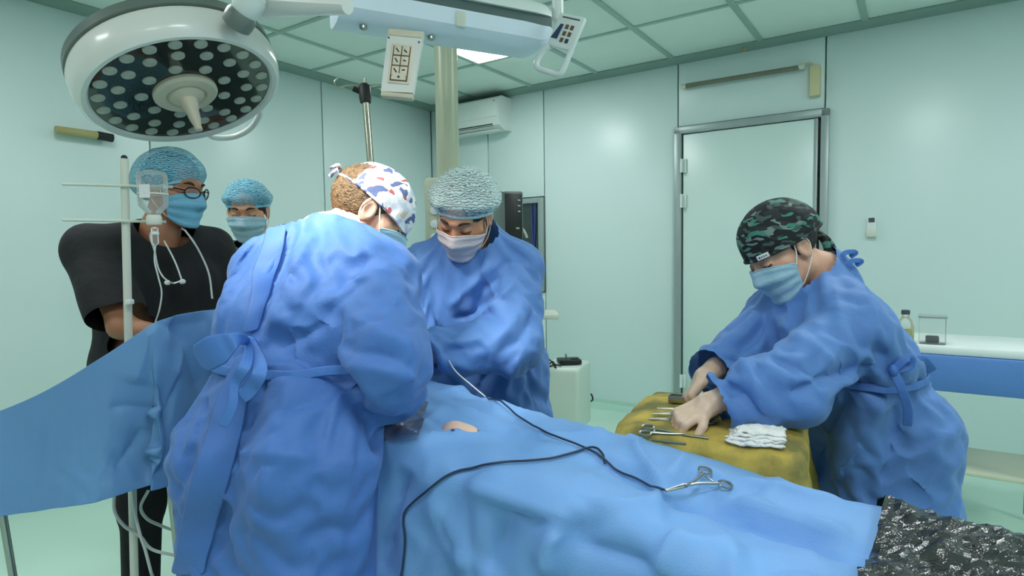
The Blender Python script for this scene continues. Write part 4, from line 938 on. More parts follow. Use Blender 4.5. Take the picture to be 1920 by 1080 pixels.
for k in range(4):
    nn_ = 22; uu = np.linspace(-1, 1, nn_); Pg = []; sx = .056-.003*k; sy = .036-.002*k
    for i in uu:
        for j_ in uu:
            rr = 1+.12*mnoise.noise(Vector((i*4+k*3, j_*4, 2)))+.05*math.sin(8*j_+k)*abs(i); zz = .006+.007*k+.006*mnoise.noise(Vector((i*3.5, j_*3.5, k*5)))-.006*max(abs(i), abs(j_))**6
            Pg.append(gc+gu*(i*sx*rr+.004*k)+gv*(j_*sy*rr+.002*k)+UP*zz)
    Qq = [(i*nn_+j_, (i+1)*nn_+j_, (i+1)*nn_+j_+1, i*nn_+j_+1) for i in range(nn_-1) for j_ in range(nn_-1)]
    o = mesh('gauze_swab', Pg, Qq, 'gauze', solid=.004)
    tag(o, ['lowest white gauze swab of the stack on the yellow cloth', 'second white gauze swab from the bottom of the stack', 'third white gauze swab from the bottom of the stack', 'topmost white gauze swab of the stack on the yellow cloth'][k], 'gauze', 'stack of gauze swabs')
bc = onY(1418, 803, .006); fnb = lambda P: np.minimum(d_ell(P, bc+UP*.018, np.array([.05, .024, .032])), 9)
Vb, Qb = sdf_mesh(fnb, bc-.09, bc+.09, .006, 1)
for i, v in enumerate(Vb): Vb[i] += np.array(mnoise.noise_vector(Vector(v)*38))*.012
Vb[:, 2] = np.maximum(Vb[:, 2], bc[2]-.003)
o = mesh('plastic_bag', Vb, Qb, 'bagplastic'); tag(o, 'crumpled clear grey plastic bag behind the gauze swabs', 'bag')

# ================================================================== PEOPLE
def frame(fwd, up):
    f = nrm(fwd); u = np.asarray(up, float); u = nrm(u-f*(u@f)); return np.stack([np.cross(f, u), f, u], 1)
def head_fn(o, M, s, neck):
    o = np.array(o); n0 = np.array([0, -.022, -.045])
    def fn(P):
        q = ((P-o)@M)/s; x = np.abs(q[:, 0]); qs = np.stack([x, q[:, 1], q[:, 2]], 1)
        d = d_ell(q, np.array([0, -.014, .045]), np.array([.076, .098, .088]))
        d = smin(d, d_ell(q, np.array([0, .035, -.02]), np.array([.062, .064, .088])), .03)
        d = smin(d, d_rc(qs, V3(.045, .0, -.055), V3(.012, .072, -.100), .022, .020), .03)
        d = smin(d, d_rc(qs, V3(.052, .045, -.012), V3(.036, .07, -.03), .022, .022), .02)
        d = smin(d, d_rc(qs, V3(.006, .092, .034), V3(.040, .076, .036), .011, .010), .014)
        d = smin(d, d_rc(q, V3(0, .090, .022), V3(0, .112, -.026), .008, .013), .012)
        d = smin(d, d_rc(qs, V3(.010, .100, -.032), V3(.012, .098, -.033), .008, .008), .006)
        d = smax(d, -d_ell(qs, V3(.033, .106, .010), np.array([.020, .018, .012])), .012)
        d = smin(d, d_ell(qs, V3(.032, .078, .010), np.array([.017, .0165, .0135])), .004)
        ear = d_ell(qs, V3(.080, -.006, .0), np.array([.010, .020, .033]))
        ear = smax(ear, -d_ell(qs, V3(.092, -.004, .004), np.array([.011, .012, .021])), .005)
        d = smin(d, ear, .008)
        d = d*s
        for (a, b, ra, rb) in neck: d = smin(d, d_rc(P, a, b, ra, rb), .025)
        return d
    return fn
def hand_prims(w, d, n, side, curl=(.5, .7, .5), spread=1., sc=1.):
    d = nrm(d); n = nrm(np.asarray(n)-d*(np.asarray(n)@d)); lat = np.cross(n, d)*side    # lat points to the thumb side
    pal, fin = [], []
    for i in range(4):
        l = (1.5-i)*.0205*sc; k = w+d*.088*sc*(1, 1.03, 1, .93)[i]+lat*l
        pal.append((w+lat*l*.6+d*.01*sc, k, .0165*sc, .0125*sc)); p = k; ang = 0; L = np.array([.044, .028, .022])*sc*(.95, 1.06, 1, .8)[i]
        for j, ll in enumerate(L):
            ang += curl[j]*(1+.08*i); dd = nrm(math.cos(ang)*d+math.sin(ang)*n+lat*(1.5-i)*.06*spread); e_ = p+dd*ll
            fin.append((p, e_, (.0105-.0008*j)*sc*(1, 1, .97, .88)[i], (.0098-.0008*j)*sc*(1, 1, .97, .88)[i])); p = e_
    b = w+d*.025*sc+lat*.024*sc; pal.append((w, b, .018*sc, .016*sc)); p = b
    for j, (ll, dd) in enumerate(((.042, nrm(d*.7+lat*.75+n*.3)), (.034, nrm(d*.85+lat*.25+n*.45)), (.028, nrm(d*.85-lat*.1+n*.55)))):
        e_ = p+dd*ll*sc; fin.append((p, e_, (.0135-.0015*j)*sc, (.012-.0015*j)*sc)); p = e_
    return pal, fin
def hand_mesh(w, d, n, side, cuffdir=None, cell=.0034, **k):
    pal, fin = hand_prims(w, d, n, side, **k); a = cones(pal, .012); b = cones(fin, .002)
    lst = pal+fin
    if cuffdir is not None: c = (w-nrm(cuffdir)*.05, w, .030, .024); lst = lst+[c]
    def fn(P):
        e = smin(a(P), b(P), .006)
        return smin(e, d_rc(P, *c), .02) if cuffdir is not None else e
    return sdf_mesh(fn, *bounds(lst, .012), cell, 1)
def merge(parts):
    V, Q, n = [], [], 0
    for v, q in parts: V.append(v); Q.append(np.asarray(q)+n); n += len(v)
    return np.vstack(V), np.vstack(Q)

def skeleton(pelvis, sh, c7, fwd, shw, le, lw, re_, rw, head, hf, hu, hs=.92, feet=.0, hipw=.085):
    f = nrm(fwd); r = nrm(np.cross(f, UP)); J = dict(pelvis=np.array(pelvis), sh=np.array(sh), c7=np.array(c7), f=f, r=r)
    J['ls'] = J['sh']-r*shw; J['rs'] = J['sh']+r*shw; J['le'], J['lw'], J['re'], J['rw'] = map(np.array, (le, lw, re_, rw))
    J['head'] = np.array(head); J['M'] = frame(hf, hu); J['hs'] = hs
    J['hipw'] = hipw; J['chest'] = J['pelvis']*.3+J['sh']*.7
    ht_ = J['head']+J['M']@V3(0, -.022, -.05)*hs
    J['neck'] = [(ht_, J['c7'], .052, .054), (J['c7'], J['chest']*.4+J['c7']*.6, .056, .06)]
    J['legs'] = []
    for s_ in (-1, 1):
        hip = J['pelvis']+r*hipw*s_; kn = V3(hip[0], hip[1], .48)+f*(.03+feet)+r*.01*s_; an = V3(hip[0], hip[1], .09)+r*.02*s_
        J['legs'] += [(hip, kn, .085, .058), (kn, an, .055, .038), (an-UP*.045, an-UP*.05+f*.15, .035, .028)]
    return J
def torso(J, g=0., waist=.0):
    p, c, r, hw = J['pelvis'], J['chest'], J['r'], J['hipw']; wst = p*.55+c*.45
    L = []
    for s_ in (-1, 1):
        L += [(p+r*hw*.9*s_, wst+r*hw*.72*s_, .118+g, .106+g-waist), (wst+r*hw*.72*s_, c+r*hw*.95*s_, .106+g-waist, .108+g), (c+r*hw*.95*s_, J['sh']+r*hw*1.1*s_, .108+g, .075+g)]
    L += [(J['sh'], J['ls'], .07+g, .062+g), (J['sh'], J['rs'], .07+g, .062+g), (J['chest']*.4+J['c7']*.6, J['c7'], .08+g, .058+g)]
    return L
def arms(J, g=0., wr=.026, el=.042):
    return [(J['ls'], J['le'], .056+g, el+g), (J['le'], J['lw'], el+g, wr+g), (J['rs'], J['re'], .056+g, el+g), (J['re'], J['rw'], el+g, wr+g)]
def make_person(J, label, skin, hands=True, gloves=None, lhand=None, rhand=None, trousers='trousers', base=None):
    t = thing('person', base if base is not None else V3(J['pelvis'][0], J['pelvis'][1], 0), label, 'person'); t['label'] = label
    hfn = head_fn(J['head'], J['M'], J['hs'], J['neck']); J['hfn'] = hfn
    lo = np.minimum(J['head']-.17, J['c7']-.10); hi = np.maximum(J['head']+.17, J['c7']+.10)
    parts = [sdf_mesh(hfn, lo, hi, .0045, 1)]
    bl = torso(J, -.034)+arms(J, -.008)+J['legs']; parts.append(sdf_mesh(cones(bl, .03), *bounds(bl, .03), .017, 1))
    gl = []
    for hk, w, el in ((lhand, J['lw'], J['le']), (rhand, J['rw'], J['re'])):
        if hk is None: continue
        hm = hand_mesh(w, **hk, cuffdir=w-el); (gl if gloves else parts).append(hm)
    V, Q = merge(parts); mesh('body', V, Q, skin, t)
    for v, q in gl: mesh('glove', v, q, gloves, t)
    L = [(a, b, ra+.008, rb+.016) for (a, b, ra, rb) in J['legs'] if b[2] > .07]+[(J['pelvis']-J['r']*.05, J['pelvis']+J['r']*.05, .095, .095)]
    tv, tq = sdf_mesh(cones(L, .03), *bounds(L, .03), .018, 1); mesh('trousers', tv, tq, trousers, t, sub=1)
    for s_ in (0, 1):
        a, b, ra, rb = J['legs'][3*s_+2]; L = [(a+UP*.012, b+UP*.002, .044, .036), (a-UP*.006, b-UP*.004, .036, .03)]
        sv, sq_ = sdf_mesh(lambda P: smax(cones(L, .02)(P), .004-P[:, 2], .006), *bounds(L, .03), .009, 1); mesh('shoe', sv, sq_, 'shoe', t)
    return t
def loc(J, x, y, z): return J['head']+J['M']@(np.array([x, y, z])*J['hs'])
def wrap_patch(J, name, m, parent, zt, zb, amax, off, nu=31, nv=21, pleat=.0016, solid=.0015, bulge=.004):
    R = np.zeros((nv, nu)); Zs = np.zeros((nv, nu)); An = np.zeros((nv, nu))
    for j in range(nv):
        for i in range(nu):
            u = -1+2*i/(nu-1); v = j/(nv-1); An[j, i] = u*math.radians(amax)*(1-.12*v); Zs[j, i] = (zt-.030*u*u)*(1-v)+(zb+.028*u*u)*v
    D = np.stack([np.sin(An), np.cos(An), 0*An], -1)
    O = np.stack([0*An, 0*An+.005, Zs], -1)
    t_ = np.full((nv, nu), .20); done = np.zeros((nv, nu), bool)
    for _ in range(40):
        q = (O+D*t_[..., None]).reshape(-1, 3); d = (J['hfn'](J['head']+(q*J['hs'])@J['M'].T)/J['hs']).reshape(nv, nu)
        t_ = np.maximum(np.where(d > off, t_-(d-off)*.7, t_), .045)
    for _ in range(5):
        p = np.pad(t_, 1, mode='edge'); t_ = np.maximum(t_*.995, (p[:-2, 1:-1]+p[2:, 1:-1]+p[1:-1, :-2]+p[1:-1, 2:])/4)
    vv = np.linspace(0, 1, nv)[:, None]; t_ = t_+bulge*np.sin(np.pi*vv)*np.cos(An)+pleat*np.sign(np.sin(vv*22))*(np.abs(An) < math.radians(amax*.85))
    q = O+D*t_[..., None]; P = J['head']+(q.reshape(-1, 3)*J['hs'])@J['M'].T
    Fc = [(j*nu+i, j*nu+i+1, (j+1)*nu+i+1, (j+1)*nu+i) for j in range(nv-1) for i in range(nu-1)]
    ob = mesh(name, P, Fc, m, parent, solid=solid, sub=1); return ob, P.reshape(nv, nu, 3)
def mask(J, person, m, amax=66, zt=.008, zb=-.118, loops=True, tieto=None):
    ob, P = wrap_patch(J, 'face_mask', m, person, zt, zb, amax, .009)
    for i in (0, -1):
        s_ = -1 if i == 0 else 1
        ear = [loc(J, s_*.079, .010, .028), loc(J, s_*.087, -.014, .030), loc(J, s_*.088, -.024, .004), loc(J, s_*.082, -.012, -.03)]
        MB().tube(curve_pts([P[1, i], (P[1, i]+ear[0])/2+J['M'][:, 0]*s_*.005, ear[0], ear[1], ear[2], ear[3], (P[-2, i]+ear[3])/2+J['M'][:, 0]*s_*.006, P[-2, i]], 40), .0016, 6).build('ear_loop', 'strap', ob)
    e = P[0]; MB().tube(e+J['M'][:, 1]*.0012, .0016, 6).build('nose_seam', m, ob)
    return ob
def cap(J, person, name, m, tilt, rad=(.100, .118, .112), c=(0, -.016, .045), drop_=.02, pleats=0, pamp=.0, lump=.0, band=None, flare=0., seed=1, bandr=.94):
    nph, nth = 144, 30; ct, st = math.cos(math.radians(tilt)), math.sin(math.radians(tilt)); V = []
    rx, ry, rz = rad
    for j in range(nth):
        v = j/(nth-1); th = v*(math.pi/2+math.asin(min(.95, drop_/rz)))
        for i in range(nph):
            ph = 2*math.pi*i/nph; rr = math.sin(th); z = rz*math.cos(th)
            if v > .8 and band: rr *= 1-(1-bandr)*((v-.8)/.2)**1.5
            d = V3(math.cos(ph), math.sin(ph), 0); k = 1+pamp*math.sin(pleats*ph+2*math.sin(3*ph))*v**1.5*(1 if v < .97 else .5)+lump*mnoise.noise(Vector((d[0]*2.2+seed, d[1]*2.2, v*3)))
            k += flare*math.exp(-((v-.8)/.13)**2)
            x, y, zz = d[0]*rx*rr*k, d[1]*ry*rr*k, z*(1+.3*lump*mnoise.noise(Vector((d[0]*3+seed, d[1]*3, 7))))
            y2 = y*ct-zz*st; z2 = y*st+zz*ct
            V.append(loc(J, c[0]+x, c[1]+y2, c[2]+z2))
    Fc = [(j*nph+i, j*nph+(i+1) % nph, (j+1)*nph+(i+1) % nph, (j+1)*nph+i) for j in range(nth-1) for i in range(nph)]
    ob = mesh(name, V, Fc, m, person); last = np.array(V[-nph:])
    if band: MB().tube(np.vstack([last, last[:2]])[::2], .0045, 8, cap=False).build('elastic_band', band, ob)
    return ob, last
def hair(J, person, m, cutfn, g=.007, cell=.0055):
    hf = J['hfn']; o, M, s_ = J['head'], J['M'], J['hs']
    def fn(P):
        q = ((P-o)@M)/s_; return smax(d_ell(q, np.array([0, -.016, .045]), np.array([.078+g, .099+g, .090+g]))*s_, cutfn(q)*s_, .006)
    v, q = sdf_mesh(fn, o-.16, o+.16, cell, 1)
    v = v+RNG.normal(0, .0009, v.shape); return mesh('hair', v, q, m, person)
def face_bits(J, person, hm, closed=True):
    for s_ in (-1, 1):
        pts = [loc(J, s_*x, y, z) for x, y, z in ((.016, .098, .034), (.032, .096, .041), (.050, .082, .036))]
        MB().tube(curve_pts(pts, 12), np.array([.003, .0035, .004, .004, .0042, .004, .004, .0036, .003, .0026, .002, .0015])*J['hs'], 8).build('eyebrow', hm, person)
        pts = [loc(J, s_*x, y, z) for x, y, z in ((.017, .0885, .006), (.026, .0945, .003), (.034, .0945, .0025), (.042, .0905, .004), (.049, .083, .007))]
        MB().tube(curve_pts(pts, 14), .0016*J['hs'], 6).build('eyelash', 'hairdark', person)

def gown(J, person, m, hem, wr=.058, waist_z=None, steps=70, cell=.0145, hw=.17, sleeve=.03, extra=None, g=.03, seed=.004, stretch=1.06, grav=.0003, bend=.25, mem=.010, folds=(), ncut=0., hemw=.09, nr=.078):
    p, r = J['pelvis'], J['r']
    body = torso(J, .004)+arms(J, .006, wr=.03)+[(J['pelvis']-UP*.05+J['r']*.07*s_, J['pelvis']*V3(1, 1, 0)+UP*hem+J['r']*(hemw-.01)*s_, .12, .108) for s_ in (-1, 1)]
    bsdf = cones(body, 0)
    L1 = torso(J, g, .012)
    sk = [(p+r*.075*s_, V3(p[0], p[1], hem-.06)-J['f']*.02+r*hemw*s_, .118+g*.8, hw) for s_ in (-1, 1)]
    L2 = [(a, b, ra-(.016 if k % 2 == 0 else 0), rb) for k, (a, b, ra, rb) in enumerate(arms(J, sleeve+.006, wr=wr-sleeve))]
    f1, f2 = cones(L1+sk, .04), cones(L2, .02)
    def fn(P): return smin(f1(P), f2(P), .022)
    allp = L1+sk+L2; lo, hi = bounds(allp, .03)
    V, Q = sdf_mesh(fn, lo, hi, cell, 2)
    cut = V[:, 2] < hem
    for w, el in ((J['lw'], J['le']), (J['rw'], J['re'])): cut |= (((V-w)@nrm(w-el)) > -.012) & (np.linalg.norm(V-w, axis=1) < .12)
    up_ = nrm(J['neck'][0][0]-J['c7']); cut |= d_rc(V, J['c7']+up_*ncut, J['neck'][0][0]+up_*.1, nr, .105) < 0
    V, Q, _ = drop(V, Q, cut); V = smooth_border(V, Q, 8)
    E = np.vstack([Q[:, [0, 1]], Q[:, [1, 2]], Q[:, [2, 3]], Q[:, [3, 0]]]); Es = np.sort(E, 1); key = Es[:, 0]*len(V)+Es[:, 1]; uk, cn = np.unique(key, return_counts=True)
    bnd = uk[cn == 1]; bv = np.unique(np.concatenate([bnd//len(V), bnd % len(V)]))
    rim = bv[V[bv, 2] > hem+.05]
    wz = waist_z if waist_z is not None else p[2]+.12
    axis = lambda z: p+(J['sh']-p)*((z-p[2])/(J['sh'][2]-p[2]))
    rad = np.linalg.norm(V[:, :2]-np.array([axis(z)[:2] for z in V[:, 2]]), axis=1)
    band = np.flatnonzero((np.abs(V[:, 2]-wz) < .016) & (rad < .235))
    V = cloth(V, Q, bsdf, steps=steps, iters=7, stretch=stretch, grav=grav, bend=bend, pins=rim, hug=band, hugto=.016, margin=.006, fric=.3, seed=seed, damp=.9, mem=mem)
    V, Q = subdiv(V, Q); V = smooth(V, Q, 2, .5); outw_ = vnormals(V, Q)
    bv_ = BVHTree.FromPolygons([tuple(v) for v in V], [tuple(int(i) for i in f) for f in Q])
    N_ = vnormals(V, Q); dsp = np.zeros(len(V)); da = np.minimum(d_rc(V, J['le'], J['lw'], .05, .04), d_rc(V, J['re'], J['rw'], .05, .04)); db = np.minimum(d_rc(V, J['ls'], J['le'], .05, .05), d_rc(V, J['rs'], J['re'], .05, .05))
    dt = cones(torso(J, 0.), 0)(V); isarm = np.minimum(da, db) < dt-.01
    for i, v in enumerate(V):
        ws = min(1, max(0, (wz-.03-v[2])/.18))
        if isarm[i]:
            seg_ = (J['lw']-J['le'], J['le']) if np.linalg.norm(v-J['le']) < np.linalg.norm(v-J['re']) else (J['rw']-J['re'], J['re']); ax__ = nrm(seg_[0]); tt = (v-seg_[1])@ax__; pp = v-seg_[1]-ax__*tt
            dsp[i] = .009*(.55-2*abs(mnoise.noise(Vector((pp[0]*6+3, pp[1]*6+pp[2]*6, tt*13)))))
        elif ws > 0: dsp[i] = ws*.016*(.5-2*abs(mnoise.noise(Vector((v[0]*7+5, v[1]*7, v[2]*1.1)))))+(1-ws)*.004*mnoise.noise(Vector(v)*9)
        else: dsp[i] = .009*(.5-2*abs(mnoise.noise(Vector((v[0]*9+v[2]*3, v[1]*9, v[2]*3.2+2)))))
    V = smooth(V+N_*dsp[:, None], Q, 1, .4)
    V = creases(V, Q, folds, bv_)
    bv_ = BVHTree.FromPolygons([tuple(v) for v in V], [tuple(int(i) for i in f) for f in Q])
    ob = mesh('gown', V, Q, m, person)
    # belt laid round the waist
    c = axis(wz); ring = []
    for k in range(72):
        a = 2*math.pi*k/72; d = V3(math.cos(a), math.sin(a), 0); h = bv_.ray_cast(Vector(c+d*.30-UP*.012), Vector(-d), .3)
        ring.append(c+d*(.30-h[3]+.004)-UP*.012 if h[0] is not None else None)
    good = [i for i, x in enumerate(ring) if x is not None and np.linalg.norm(x-c) < .235]
    rr = np.interp(np.arange(72), good, [np.linalg.norm((ring[i]-c)[:2]) for i in good], period=72)
    rr = np.maximum(rr, np.convolve(np.concatenate([rr[-2:], rr, rr[:2]]), np.ones(5)/5, 'valid'))
    top, bot = [], []
    for k in range(73):
        a = 2*math.pi*k/72; d = V3(math.cos(a), math.sin(a), 0); q = c+d*rr[k % 72]-UP*(.012+.004*math.sin(3*a)); top.append(q+UP*.011); bot.append(q-UP*.011+d*.003)
    mesh('belt', top+bot, [(i, i+1, 73+i+1, 73+i) for i in range(72)], 'tie', ob, solid=.002, sub=1)
    J['bvh'] = bv_
    return ob
def ribbon(name, ctr, wid, m, parent, solid=.0015, side=None):
    ctr = np.asarray(ctr); n = len(ctr); wid = np.broadcast_to(np.asarray(wid, float), (n,)); T = np.gradient(ctr, axis=0); T /= np.linalg.norm(T, axis=1)[:, None]+1e-12
    W = np.array([nrm(np.cross(T[i], side if side is not None else nrm(CAM-ctr[i]))) for i in range(n)])
    V = np.vstack([ctr+W*wid[:, None]/2, ctr+V3(0, 0, 0), ctr-W*wid[:, None]/2])
    Fc = [(i, i+1, n+i+1, n+i) for i in range(n-1)]+[(n+i, n+i+1, 2*n+i+1, 2*n+i) for i in range(n-1)]
    return mesh(name, V, Fc, m, parent, solid=solid, sub=1)
def on_gown(J, pix, off, n=24):
    pts = curve_pts([(a, b, 0) for a, b in pix], n); out = []
    for p in pts:
        h = hit(J['bvh'], p[0], p[1], off)
        if h is not None: out.append(h)
    out = np.array(out)
    for _ in range(2): out[1:-1] = .25*out[:-2]+.5*out[1:-1]+.25*out[2:]
    return out

# ---------------------------------------------------------------- surgeon with his back to us
n3 = nrm(V3(.38, .925, 0))
J = skeleton(hipw=.068, pelvis=(-.490, 1.225, .91), sh=(-.445, 1.40, 1.272), c7=at(604, 446, 1.45), fwd=n3, shw=.155,
             re_=at(718, 652, 1.18), rw=at(736, 730, 1.345), le=V3(-.56, 1.66, 1.10), lw=V3(-.36, 1.74, 1.00),
             head=at(688, 408, 1.50), hf=(.80, .20, -.56), hu=(.40, .25, .85), hs=.95)
sg3 = make_person(J, 'surgeon in blue gown seen from behind, bending over the patient, wearing a flowered cap', 'skinpale', gloves='glovebrown',
                  rhand=dict(d=nrm(V3(-.05, .55, -.75)), n=V3(-.9, .1, -.2), side=1, curl=(.5, .6, .4)), lhand=dict(d=V3(.5, .3, -.6), n=V3(.3, -.6, -.5), side=-1, curl=(.5, .6, .4)))
hair(J, sg3, 'hairbrown', lambda q: np.maximum(np.maximum(q[:, 1]-.035+np.clip(.02-q[:, 2], 0, 1)*.9, -.045-q[:, 2]), -(np.abs(q[:, 0])*0+.4)), g=.005)
cp_, last = cap(J, sg3, 'scrub_cap', 'capfloral', -10, rad=(.090, .114, .112), c=(0, -.004, .036), drop_=.004, lump=.08, seed=3)
MB().tube(np.vstack([last, last[:2]])[::2], .0035, 8, cap=False).build('cap_seam', 'capfloral', cp_)
kn = loc(J, .0, -.118, .060)
for dx in (-.012, .012): MB().tube(curve_pts([kn, kn+J['M']@V3(dx*1.5, -.012, .01), kn+J['M']@V3(dx*3, -.02, -.012)], 10), .005, 8).build('cap_tie', 'capfloral', cp_)
face_bits(J, sg3, 'hairdark'); mask(J, sg3, 'maskpale')
gw = gown(J, sg3, 'gown', .40, waist_z=1.082, steps=48, hw=.128, wr=.06, sleeve=.036, ncut=-.022, hemw=.072, nr=.090, folds=[
    ([(600, 575), (645, 548), (690, 520), (748, 508)], .010, .03, .012), ([(614, 612), (580, 622), (546, 637), (500, 645)], -.014, .02, .012), ([(490, 652), (560, 672), (620, 700), (690, 748)], -.016, .02, .03),
    ([(520, 405), (470, 470), (435, 540), (412, 635)], .010, .02, .014), ([(552, 412), (520, 500), (496, 570), (480, 640)], -.012, .012, .02), ([(600, 425), (560, 500), (530, 570), (500, 630)], .009, .025, .012),
    ([(640, 455), (600, 520), (560, 580), (515, 638)], -.008, .015, .025), ([(690, 480), (655, 520), (625, 570), (612, 620)], -.010, .02, .02), ([(650, 585), (690, 612), (735, 640), (775, 640)], .008, .02, .012),
    ([(625, 640), (670, 660), (720, 668), (775, 690)], -.008, .016, .02), ([(640, 690), (690, 690), (740, 700), (785, 715)], .008, .012, .02), ([(760, 540), (735, 580), (730, 620), (745, 660)], .007, .02, .012),
    ([(390, 846), (470, 848), (560, 856), (620, 862), (688, 872)], .005, .010, .010), ([(480, 665), (440, 760), (400, 860), (350, 1000)], .012, .03, .014), ([(505, 660), (470, 760), (430, 880), (395, 1060)], -.014, .02, .03),
    ([(560, 690), (530, 780), (500, 900), (470, 1070)], .011, .04, .02), ([(610, 720), (600, 830), (585, 950), (575, 1075)], -.009, .025, .04), ([(660, 750), (655, 850), (640, 960), (630, 1070)], .008, .03, .02), ([(388, 700), (372, 800), (345, 900), (325, 1040)], -.010, .02, .02)])
# back flap, neck tie, waist knot with bow and tails
def flap(pix, wpx, off, name='back_flap'):
    l = on_gown(J, pix, off, 26); r_ = on_gown(J, [(a+wd, b+3) for (a, b), wd in zip(pix, wpx)], off*.5, 26); n = min(len(l), len(r_)); l, r_ = l[:n], r_[:n]
    md = (l+r_)/2+nrm(CAM-l.mean(0))*.004
    V = np.vstack([l, md, r_]); mesh(name, V, [(i, i+1, n+i+1, n+i) for i in range(n-1)]+[(n+i, n+i+1, 2*n+i+1, 2*n+i) for i in range(n-1)], 'gown', gw, sub=1, solid=.002)
flap([(508, 425), (486, 490), (470, 560), (462, 625)], [34, 38, 34, 24], .012)
flap([(452, 672), (420, 740), (392, 830), (362, 920), (345, 1000), (332, 1075)], [34, 48, 60, 62, 58, 55], .014)
kp_ = hit(J['bvh'], 530, 396, .012) if hit(J['bvh'], 530, 400, .012) is not None else J['c7']
kp_ = hit(J['bvh'], 528, 402, .012) if hit(J['bvh'], 528, 402, .012) is not None else J['c7']-n3*.07
for a_, b_ in (((.035, .012, .02), (.05, -.02, -.01)), ((-.03, .01, .018), (-.05, -.01, -.02)), ((.01, -.02, -.03), (.03, -.03, -.06)), ((-.02, -.02, -.03), (-.03, -.03, -.07))):
    ribbon('neck_tie', curve_pts([kp_, kp_+V3(*a_), kp_+V3(*b_)], 10), .016, 'tie', gw)
wk = hit(J['bvh'], 476, 648, .014)
m = MB().add(*(lambda v, q: (v, [tuple(x) for x in q]))(*sdf_mesh(lambda P: d_ell(P, wk, np.array([.015, .012, .013])), wk-.04, wk+.04, .006, 1))).build('waist_knot', 'tie', gw)
ribbon('waist_bow', curve_pts([wk, at(448, 636, 1.05), at(420, 648, 1.03), at(392, 664, 1.03), at(370, 676, 1.05)], 24), np.interp(np.linspace(0, 1, 24), [0, .3, .6, .9, 1], [.014, .026, .058, .056, .03]), 'tie', gw)
ribbon('waist_tail', curve_pts([wk, at(462, 680, 1.05), at(440, 720, 1.045), at(436, 760, 1.04), at(418, 800, 1.04)], 30), np.interp(np.linspace(0, 1, 30), [0, .3, .6, 1], [.014, .022, .016, .02]), 'tie', gw)
ribbon('waist_tail', curve_pts([wk, at(488, 690, 1.05), at(470, 730, 1.05), at(452, 745, 1.05)], 24), .026, 'tie', gw)

# ---------------------------------------------------------------- surgeon facing us
n4 = nrm(V3(-.36, -.93, 0))
J = skeleton(pelvis=(-.10, 2.10, .93), sh=(-.135, 1.985, 1.275), c7=(-.135, 1.985, 1.355), fwd=n4, shw=.158,
             le=at(962, 628, 1.80), lw=at(772, 650, 1.72), re_=at(762, 600, 1.92), rw=at(735, 690, 1.70),
             head=at(872, 406, 1.86), hf=(-.28, -.74, -.58), hu=(.08, -.3, .95), hs=.95)
J['mid'] = 1
sg4 = make_person(J, 'surgeon facing the camera, head bowed, in blue gown and pale bouffant cap', 'skin', gloves='glove',
                  lhand=dict(d=nrm(V3(-.8, -.2, -.5)), n=V3(-.2, -.2, -.9), side=-1), rhand=dict(d=nrm(V3(.2, -.6, -.6)), n=V3(.6, .2, -.6), side=1))
hair(J, sg4, 'hairdark', lambda q: np.maximum(.02-q[:, 2]-np.clip(-q[:, 1], 0, .1)*.8, q[:, 1]-.075))
cap(J, sg4, 'bouffant_cap', 'bouffantpale', 14, rad=(.112, .120, .108), c=(0, -.014, .052), drop_=.022, pleats=26, pamp=.022, lump=.10, band='bandpale', flare=.06, seed=4, bandr=.84)
face_bits(J, sg4, 'hairdark'); mask(J, sg4, 'maskwhite', zt=.004)
gw = gown(J, sg4, 'gown2', .45, waist_z=1.03, steps=48, hw=.185, wr=.06, sleeve=.036, folds=[
    ([(925, 495), (895, 530), (862, 560), (838, 580)], .010, .02, .012), ([(958, 480), (930, 520), (900, 548), (880, 600)], -.012, .014, .02), ([(975, 500), (955, 545), (920, 580), (890, 620)], .010, .02, .012),
    ([(765, 440), (758, 480), (752, 520), (748, 570)], -.010, .012, .02), ([(792, 440), (785, 490), (776, 540), (770, 590)], .009, .014, .02), ([(820, 470), (810, 520), (800, 560), (795, 600)], -.007, .02, .02),
    ([(845, 600), (880, 590), (905, 570), (930, 540)], -.012, .02, .014), ([(985, 560), (965, 600), (930, 640), (890, 665)], .008, .02, .02), ([(1000, 570), (990, 610), (970, 640), (940, 660)], -.008, .014, .02),
    ([(800, 625), (840, 640), (880, 640), (930, 625)], .006, .016, .012), ([(810, 670), (850, 655), (890, 655), (930, 650)], -.006, .012, .014), ([(985, 645), (960, 700), (950, 730), (955, 765)], .010, .02, .016), ([(930, 690), (900, 720), (890, 745), (880, 770)], -.010, .02, .02), ([(1000, 660), (990, 700), (1000, 740), (1005, 770)], -.008, .014, .014)])

# ---------------------------------------------------------------- scrub nurse at the instrument table
n5 = nrm(V3(-.97, -.2, 0))
J = skeleton(pelvis=(.955, 1.60, .84), sh=(.80, 1.585, 1.12), c7=(.835, 1.60, 1.225), fwd=n5, shw=.15,
             le=at(1478, 700, 1.36), lw=at(1330, 757, 1.375), re_=at(1400, 645, 1.68), rw=at(1322, 706, 1.57),
             head=at(1470, 474, 1.60), hf=(-.80, -.22, -.50), hu=(-.42, .05, .85), hs=.93)
ns5 = make_person(J, 'scrub nurse in blue gown and dark leafy cap leaning over the yellow instrument table', 'skinpale', gloves='glove',
                  lhand=dict(d=nrm(V3(-.86, -.05, -.42)), n=nrm(V3(.1, .25, -.9)), side=-1, curl=(.8, 1.1, .7), sc=.86), rhand=dict(d=nrm(V3(-.6, -.25, -.6)), n=nrm(V3(.4, -.3, -.8)), side=1, curl=(.8, 1.0, .6), sc=.86))
hair(J, ns5, 'hairdark', lambda q: np.maximum(q[:, 1]-.02, -.055-q[:, 2]), g=.006)
cp_, last = cap(J, ns5, 'scrub_cap', 'capleaf', 4, rad=(.097, .122, .108), c=(0, -.014, .048), drop_=.022, lump=.05, seed=9)
